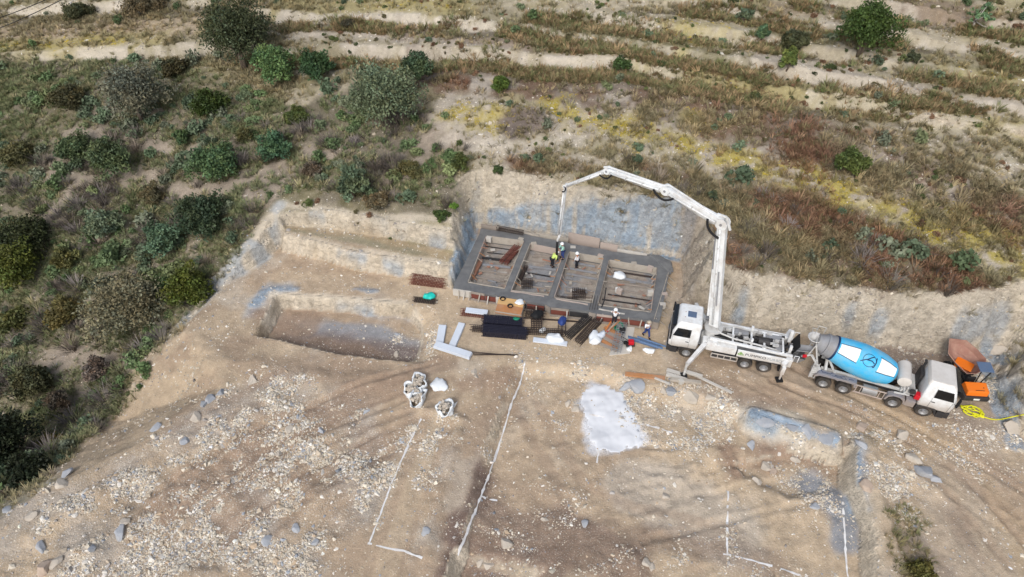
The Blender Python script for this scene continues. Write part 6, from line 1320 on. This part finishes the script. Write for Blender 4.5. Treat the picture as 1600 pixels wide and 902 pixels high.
# ------------------------------------------------------------------ boulders one can pick out
BM = {}
for nm in ('stone', 'stoneblue', 'stonebrown'):
    BM[nm] = []
    for i in range(4):
        v, f = rock_mesh(200+i*7+len(nm), 3, (1, random.uniform(.65, .9), random.uniform(.5, .75)))
        me = bpy.data.meshes.new('boulder'); me.from_pydata([tuple(a) for a in v], [], f); me.materials.append(M[nm]); me.polygons.foreach_set('use_smooth', [True]*len(f)); me.set_sharp_from_angle(angle=.3); BM[nm].append(me)
BL = [(1196,661,1.0,'stoneblue','leftmost pale blue slab set in the rock ridge'),(1238,669,.95,'stoneblue','second pale blue slab in the rock ridge'),(1262,675,1.0,'stoneblue','third pale blue slab in the rock ridge'),(1292,688,1.0,'stoneblue','rightmost pale blue slab in the rock ridge'),(103,743,.85,'stoneblue','blue-grey boulder on the platform rim above the ravine'),(98,757,.7,'stone','pale boulder just below the blue-grey one on the rim'),(53,806,.7,'stone','pale boulder alone near the left edge of the rubble'),(14,797,.6,'stoneblue','blue-grey rock at the far left edge'),(188,833,.9,'stoneblue','blue-grey boulder in the middle of the left rubble field'),(196,816,.55,'stone','pale rock behind the blue-grey boulder in the rubble field'),
 (66,856,.8,'stoneblue','blue-grey boulder near the bottom left corner'),(72,890,1.1,'stonebrown','brown boulder at the bottom left corner'),(90,880,.7,'stone','pale rock beside the brown corner boulder'),(145,858,.6,'stoneblue','small blue-grey rock in the lower left rubble'),(307,652,.8,'stone','pale boulder on the upper rim of the rubble'),(395,596,.75,'stone','pale boulder near the top of the rubble field'),
 (330,622,.9,'stoneblue','large blue-grey slab on the rubble rim'),(318,632,.8,'stoneblue','second blue-grey slab on the rubble rim'),(345,614,.7,'stoneblue','topmost blue-grey slab on the rubble rim'),(245,668,.8,'stoneblue','blue-grey slab lower down the rubble rim'),(290,688,.65,'stoneblue','blue-grey rock inside the rubble field'),(453,672,.55,'stone','pale rock between two wheel ruts'),(503,674,.55,'stoneblue','pale blue rock beside the wheel ruts'),
 (418,848,.65,'stoneblue','blue-grey rock in the lower rubble left of the chalk line'),(463,826,.6,'stoneblue','pale blue rock right of its lower rubble neighbour'),(492,850,.6,'stoneblue','blue-grey rock near the chalk corner'),(436,712,.5,'stone','pale rock in the wheel ruts'),(665,830,.55,'stoneblue','blue-grey rock in the stone row beside the trench'),
 (620,555,.5,'stone','pale rock at the near right corner of the pit'),(621,524,.45,'stoneblue','square blue rock on the pit floor'),(741,582,.5,'stone','pale rock left of the long trench head'),(744,589,.4,'stone','smaller pale rock beside the trench head'),(888,631,.5,'stone','cream rock above left of the powder patch'),(899,640,.5,'stone','cream rock touching the powder patch'),
 (978,606,.95,'stoneblue','left one of two grey boulders by the powder patch'),(993,603,1.15,'stoneblue','right one of two grey boulders by the powder patch'),(981,595,.5,'stone','small pale rock behind the two grey boulders'),(1048,612,1.1,'stoneblue','angular grey slab below the sleepers'),(1037,611,.6,'stone','greenish pale slab leaning on the angular grey one'),(1081,622,1.05,'stone','round cream boulder alone below the sleepers'),
 (1110,623,.6,'stone','small pale rock right of the round cream boulder'),(1174,698,.75,'stoneblue','grey boulder on the lower ground left of the pocket'),(1195,729,.7,'stone','pale rock in the line inside the pocket'),(1183,754,.65,'stone','flat pale rock in the pocket'),(1242,719,.55,'stone','round pale rock in the pocket'),(1208,738,.5,'stonebrown','brown rock beside the pale pocket line'),
 (1345,696,.8,'stoneblue','pale blue slab on the rock edge by the right bank'),(1408,680,.8,'stone','pale slab at the head of the right rubble band'),(1428,720,.9,'stone','cream boulder in the right rubble band'),(1440,738,1.35,'stoneblue','long grey slab at the right edge of the rubble band'),(1460,749,.8,'stoneblue','smaller grey slab touching the long one'),(1346,670,1.0,'stonebrown','brown boulder at the end of the rock ridge'),
 (1352,760,.9,'stonebrown','brown boulder on the right bank edge'),(1272,793,.65,'stoneblue','small blue-grey rock on the bluish gravel'),(790,850,.75,'stone','large cream rock on the dark soil at the bottom'),(763,885,.6,'stone','cream rock at the bottom edge, left of a pair'),(751,880,.5,'stone','smaller cream rock of the bottom edge pair'),(1010,880,.5,'stone','pale rock in the bottom centre heap'),(1018,888,.45,'stone','smaller pale rock in the bottom centre heap'),
 (913,818,.5,'stoneblue','white-topped blue rock below the powder patch'),(851,812,.4,'stone','small pale rock on the dark churned soil'),(1040,776,.45,'stone','white rock beside the small mound'),(1562,545,1.3,'stonebrown','brown boulder in the cut above the dumper'),
 (1584,668,1.5,'stonebrown','huge smooth brown boulder at the right edge by the hose'),(1500,535,1.1,'stoneblue','blue-grey rock at the foot of the cut behind the skip')]
for k, (px, py, w, nm, lab) in enumerate(BL):
    p = gp(px, py); o = link(bpy.data.objects.new('boulder', BM[nm if px < 1500 or nm != 'stonebrown' else 'stone'][k % 4])); o.location = p+Vector((0, 0, w*(.04 if px < 1480 else -.08))); o.scale = (w, w, w*(random.uniform(.8, 1) if 'ridge' not in lab else .35)); o.rotation_euler = (random.uniform(-.25,.25), random.uniform(-.25,.25), random.uniform(0, 6.28)); tag(o, lab, 'boulder', 'boulders on the site')

# ------------------------------------------------------------------ trees and bushes one can tell apart
def leafmat(i):
    m, nt, b = newmat('foliage'); oi = nt.nodes.new('ShaderNodeObjectInfo'); at = nt.nodes.new('ShaderNodeAttribute'); at.attribute_name = 'leafvar'
    nt.links.new(mix(nt, 1.0, oi.outputs['Color'], at.outputs['Color'], 'MULTIPLY'), b.inputs['Base Color']); b.inputs['Roughness'].default_value = .6; b.inputs['Specular IOR Level'].default_value = .25
    return m
M['foliage'] = leafmat(0); M['bark'] = mat('bark', (104,92,80), .95, var=.3, scale=5); M['bark_pale'] = mat('pale_bark', (176,168,158), .9, var=.15)
def crown(seed, n_cl, n_leaf, rx, rz, size, shell=.5, flat=.0, clr=.24):
    r = np.random.default_rng(seed); d = r.normal(0, 1, (n_cl, 3)); d /= np.linalg.norm(d, axis=1)[:, None]; d[:, 2] = np.where(d[:, 2] < -.45, -d[:, 2], d[:, 2])
    rr = r.uniform(shell, 1, n_cl); lob = 1+.22*np.sin(3*np.arctan2(d[:, 1], d[:, 0])+seed)+.12*np.sin(5*np.arctan2(d[:, 1], d[:, 0])+2*seed)
    C = d*(rr*lob)[:, None]*np.array([rx, rx, rz])*.82; cr = r.uniform(.6, 1.25, n_cl)*clr*rx; cv = r.uniform(.62, 1.45, n_cl); cw = r.uniform(-.12, .12, n_cl)
    k = np.repeat(np.arange(n_cl), n_leaf); n = len(k); e = r.normal(0, 1, (n, 3)); e /= np.linalg.norm(e, axis=1)[:, None]
    p = C[k]+e*(cr[k]*r.uniform(.35, 1.05, n)**.7)[:, None]*np.array([1, 1, .8])
    u = e*.5+r.normal(0, .8, (n, 3)); u /= np.linalg.norm(u, axis=1)[:, None]; w = np.cross(u, r.normal(0, 1, (n, 3))); w /= np.linalg.norm(w, axis=1)[:, None]; s = (size*r.uniform(.6, 1.4, n))[:, None]
    V = np.stack([p-u*s*.8, p+w*s*.45, p+u*s*.8, p-w*s*.45], 1).reshape(-1, 3); me = bpy.data.meshes.new('crown'); m = n*4
    me.vertices.add(m); me.vertices.foreach_set('co', V.astype('f').ravel()); me.loops.add(m); me.loops.foreach_set('vertex_index', np.arange(m, dtype='i')); me.polygons.add(n); me.polygons.foreach_set('loop_start', (np.arange(n)*4).astype('i')); me.update(calc_edges=True)
    lv = cv[k]*r.uniform(.8, 1.2, n); colr = np.stack([lv*(1+cw[k]), lv, lv*(1-cw[k]), np.ones(n)], -1)
    a = me.attributes.new('leafvar', 'FLOAT_COLOR', 'FACE'); a.data.foreach_set('color', colr.astype('f').ravel()); me.materials.append(M['foliage']); return me, C
def stem(C, base_z, r0, m, parent, seed, name='trunk', multi=1):
    rr = random.Random(seed); mb = MB()
    for q in range(multi):
        a = rr.uniform(0, 6.28); b0 = Vector((.15*math.cos(a)*(multi > 1), .15*math.sin(a)*(multi > 1), -.3)); fk = Vector((.25*math.cos(a), .25*math.sin(a), base_z*.55))
        mb.tube([b0, b0.lerp(fk, .5)+Vector((rr.uniform(-.06,.06), rr.uniform(-.06,.06), 0)), fk], [r0, r0*.85, r0*.7], 7)
        for c in rr.sample(list(range(len(C))), min(7, len(C))):
            e = Vector(C[c])+Vector((0,0,base_z)); md_ = fk.lerp(e, .5)+Vector((rr.uniform(-.15,.15), rr.uniform(-.15,.15), -.1)); mb.tube([fk, md_, e], [r0*.5, r0*.32, r0*.1], 5)
    return mb.build(name, m, parent, smoothf=True)
TREES = [ # px, py centre of crown, width and height in the photo, leaf colour, kind, label
 (383,60,118,118,(62,76,52),'tree','large dark tree at the upper left with bare spreading twigs on top'),(437,102,66,68,(84,118,74),'bush','round bright green bush right of the large dark tree'),(497,101,56,50,(58,88,56),'bush','round dark green bush beside the bright green one'),
 (605,152,120,100,(92,112,88),'tree','broad grey-green tree in the middle of the slope'),(654,108,52,72,(68,92,66),'tree','darker tree tucked behind the broad grey-green one'),(1342,50,98,86,(58,84,40),'tree','dense green tree on the upper right terraces'),
 (1228,92,34,46,(88,110,58),'bush','young bright green bush below left of the dense upper right tree'),(1523,30,66,34,(88,122,86),'bare_tree','thin fig tree with pale forked trunk at the upper right'),(222,150,100,98,(98,108,94),'tree','silvery grey-green tree on the left slope'),
 (333,158,62,44,(52,72,30),'bush','low glossy dark green bush right of the silvery tree'),(184,245,66,80,(78,100,70),'bush','tall green bush below the silvery tree'),(433,230,52,56,(72,108,80),'bush','blue-green round bush on the bare earth patch'),(343,252,74,66,(74,104,70),'bush','green bush left of the blue-green round one'),
 (320,328,86,70,(56,76,54),'bush','dark dense bush above the cut corner'),(262,372,56,58,(82,112,88),'bush','blue-green bush below the dark dense one'),(168,345,58,48,(92,114,92),'bush','soft pale green bush on the left slope'),(207,458,130,104,(112,118,96),'tree','large silvery green tree beside the cut edge'),
 (305,443,74,70,(76,92,36),'bush','yellow-green bush between the silvery tree and the cut'),(48,360,90,60,(50,62,36),'bush','dark bush at the left edge'),(38,408,80,76,(80,96,42),'bush','olive green bush at the left edge below the dark one'),(28,672,96,110,(34,46,28),'tree','very dark tree in the ravine at the lower left'),
 (50,720,70,60,(36,48,30),'bush','dark bush in the ravine below the very dark tree'),(84,682,50,44,(112,112,62),'bush','pale olive bush on the ravine rim'),(14,706,40,56,(78,104,84),'bush','blue-green bush at the lower left edge'),(126,226,60,46,(72,94,64),'bush','green bush left of the tall green one'),
 (112,152,58,30,(70,74,50),'bush','flat dark scrub patch left of the silvery tree'),(276,104,46,30,(62,66,44),'bush','low dark bush above the silvery tree'),(125,20,44,20,(70,80,56),'bush','dark green bush by the upper left wall'),(228,11,66,20,(92,92,72),'bush','grey-olive bush at the top edge'),
 (783,129,34,28,(70,96,42),'bush','small bright green bush on the rusty grass bank'),(971,99,32,20,(56,82,44),'bush','small round green bush on the pale upper bank'),(1328,248,54,42,(72,92,48),'bush','green bush with upright shoots right of the yellow terrace'),(1188,54,24,26,(78,110,80),'bush','blue-green young bush at the upper right'),
 (1163,25,26,24,(84,104,82),'bush','small grey-green bush on the upper terrace'),(1240,64,46,24,(66,76,52),'bush','low dark bush left of the dense upper right tree'),(555,287,50,52,(84,106,82),'bush','soft blue-green bush above the bench'),(720,252,30,30,(76,92,50),'bush','green bush near the bare ground behind the rock face'),
 (780,265,18,14,(60,84,50),'bush','tiny dark green bush above the rock face'),(1112,303,18,24,(66,82,62),'bush','small dark bush behind the boom elbow'),(710,323,14,14,(82,122,50),'bush','tiny bright green bush beside the rock face edge'),(690,335,26,20,(66,90,50),'bush','low green bush at the end of the bench wall'),
 (545,37,24,14,(70,74,60),'bush','dark small bush on the upper left wall'),(465,180,42,24,(74,92,50),'bush','low green bush left of the broad grey-green tree'),(1423,90,22,18,(60,72,52),'bush','small dark bush right of the dense upper right tree'),(288,214,28,30,(66,92,58),'bush','small green bush between the slope bushes'),
 (243,300,40,40,(92,94,70),'bush','dull olive bush on the left slope'),(110,400,44,40,(84,92,54),'bush','olive bush right of the left edge bushes'),(160,572,44,46,(104,100,92),'bush','grey twiggy bush on the rim of the spoil slope'),(60,590,60,60,(74,82,56),'bush','dull green bush on the ravine side'),(100,620,40,50,(94,92,80),'bush','grey-green bush between ravine and spoil slope'),
 (30,240,50,40,(88,94,62),'bush','olive bush at the left edge below the upper wall'),(1440,880,50,40,(88,92,48),'bush','olive bush at the bottom right edge'),(30,490,56,44,(82,92,52),'bush','green bush at the left edge halfway down'),(110,480,60,40,(96,98,60),'bush','olive bush left of the large silvery green tree'),(385,210,30,26,(84,92,60),'bush','small olive bush left of the blue-green round one'),
 (640,262,46,26,(84,90,58),'bush','low olive scrub bush left of the bare ground'),(490,262,36,24,(94,90,76),'bush','grey scrub bush right of the bare earth patch'),(590,310,40,30,(96,94,72),'bush','grey-olive bush beside the soft blue-green one'),(1180,150,18,14,(72,84,54),'bush','small green bush on the pale bank at the right')]
for k, (px, py, wpx, hpx, colr, kind, lab) in enumerate(TREES):
    base = gp(px, py+hpx*.40); dep_ = base.y*math.cos(DEP)+(HC-base.z)*math.sin(DEP); s_ = FPX/dep_; Wd = wpx/s_
    a_ = math.atan2(HC-base.z, base.y); Ht = max(.5*Wd, math.sqrt(max((hpx/s_)**2-(Wd*math.sin(a_))**2, 0))/math.cos(a_)); Ht = min(Ht, Wd*1.15)
    rx, rz = Wd/2*1.02, Ht/2; tall = kind != 'bush'; lift = rz*(.82 if not tall else .95)
    T = thing('fig_tree' if kind == 'bare_tree' else ('tree' if tall else 'bush'), lab, 'tree' if tall else 'bush', base, 0)
    ncl = int(np.clip(26*rx**1.35+24, 24, 210)); nl = 80 if rx > 1 else 54
    if kind == 'bare_tree': ncl, nl = 26, 16
    me, C = crown(300+k, ncl, nl, rx, rz, .15 if rx > 1.4 else .11, shell=.3, clr=.31 if kind != 'bare_tree' else .12)
    o = link(bpy.data.objects.new('crown', me)); o.parent = T; o.location = (0, 0, lift); o.color = (*lin((colr[0]*1.08+4, colr[1]*1.0+2, colr[2]*.94+4), .92), 1)
    stem(C, lift, .05+.045*rx, 'bark_pale' if kind == 'bare_tree' else 'bark', T, k, 'trunk' if tall else 'stem', 3 if kind == 'tree' else 1)
# overhead wires crossing the upper left corner
for k, (a, b) in enumerate([((-60,45),(120,-24)),((-60,66),(150,-30))]):
    p, q_ = P(*a, 13), P(*b, 17); pts = [p.lerp(q_, t)-Vector((0,0,1.0*4*t*(1-t)*.3)) for t in np.linspace(0, 1, 14)]
    d = (q_-p); pts = [p-d*1.5]+pts+[q_+d*1.5]
    tag(MB().tube(pts, .035, 5).build('overhead_wire', 'cable', None), ['upper of two thin dark wires crossing the upper left corner','lower of two thin dark wires crossing the upper left corner'][k], 'wire')
print('counts', n_rub, n_gr)
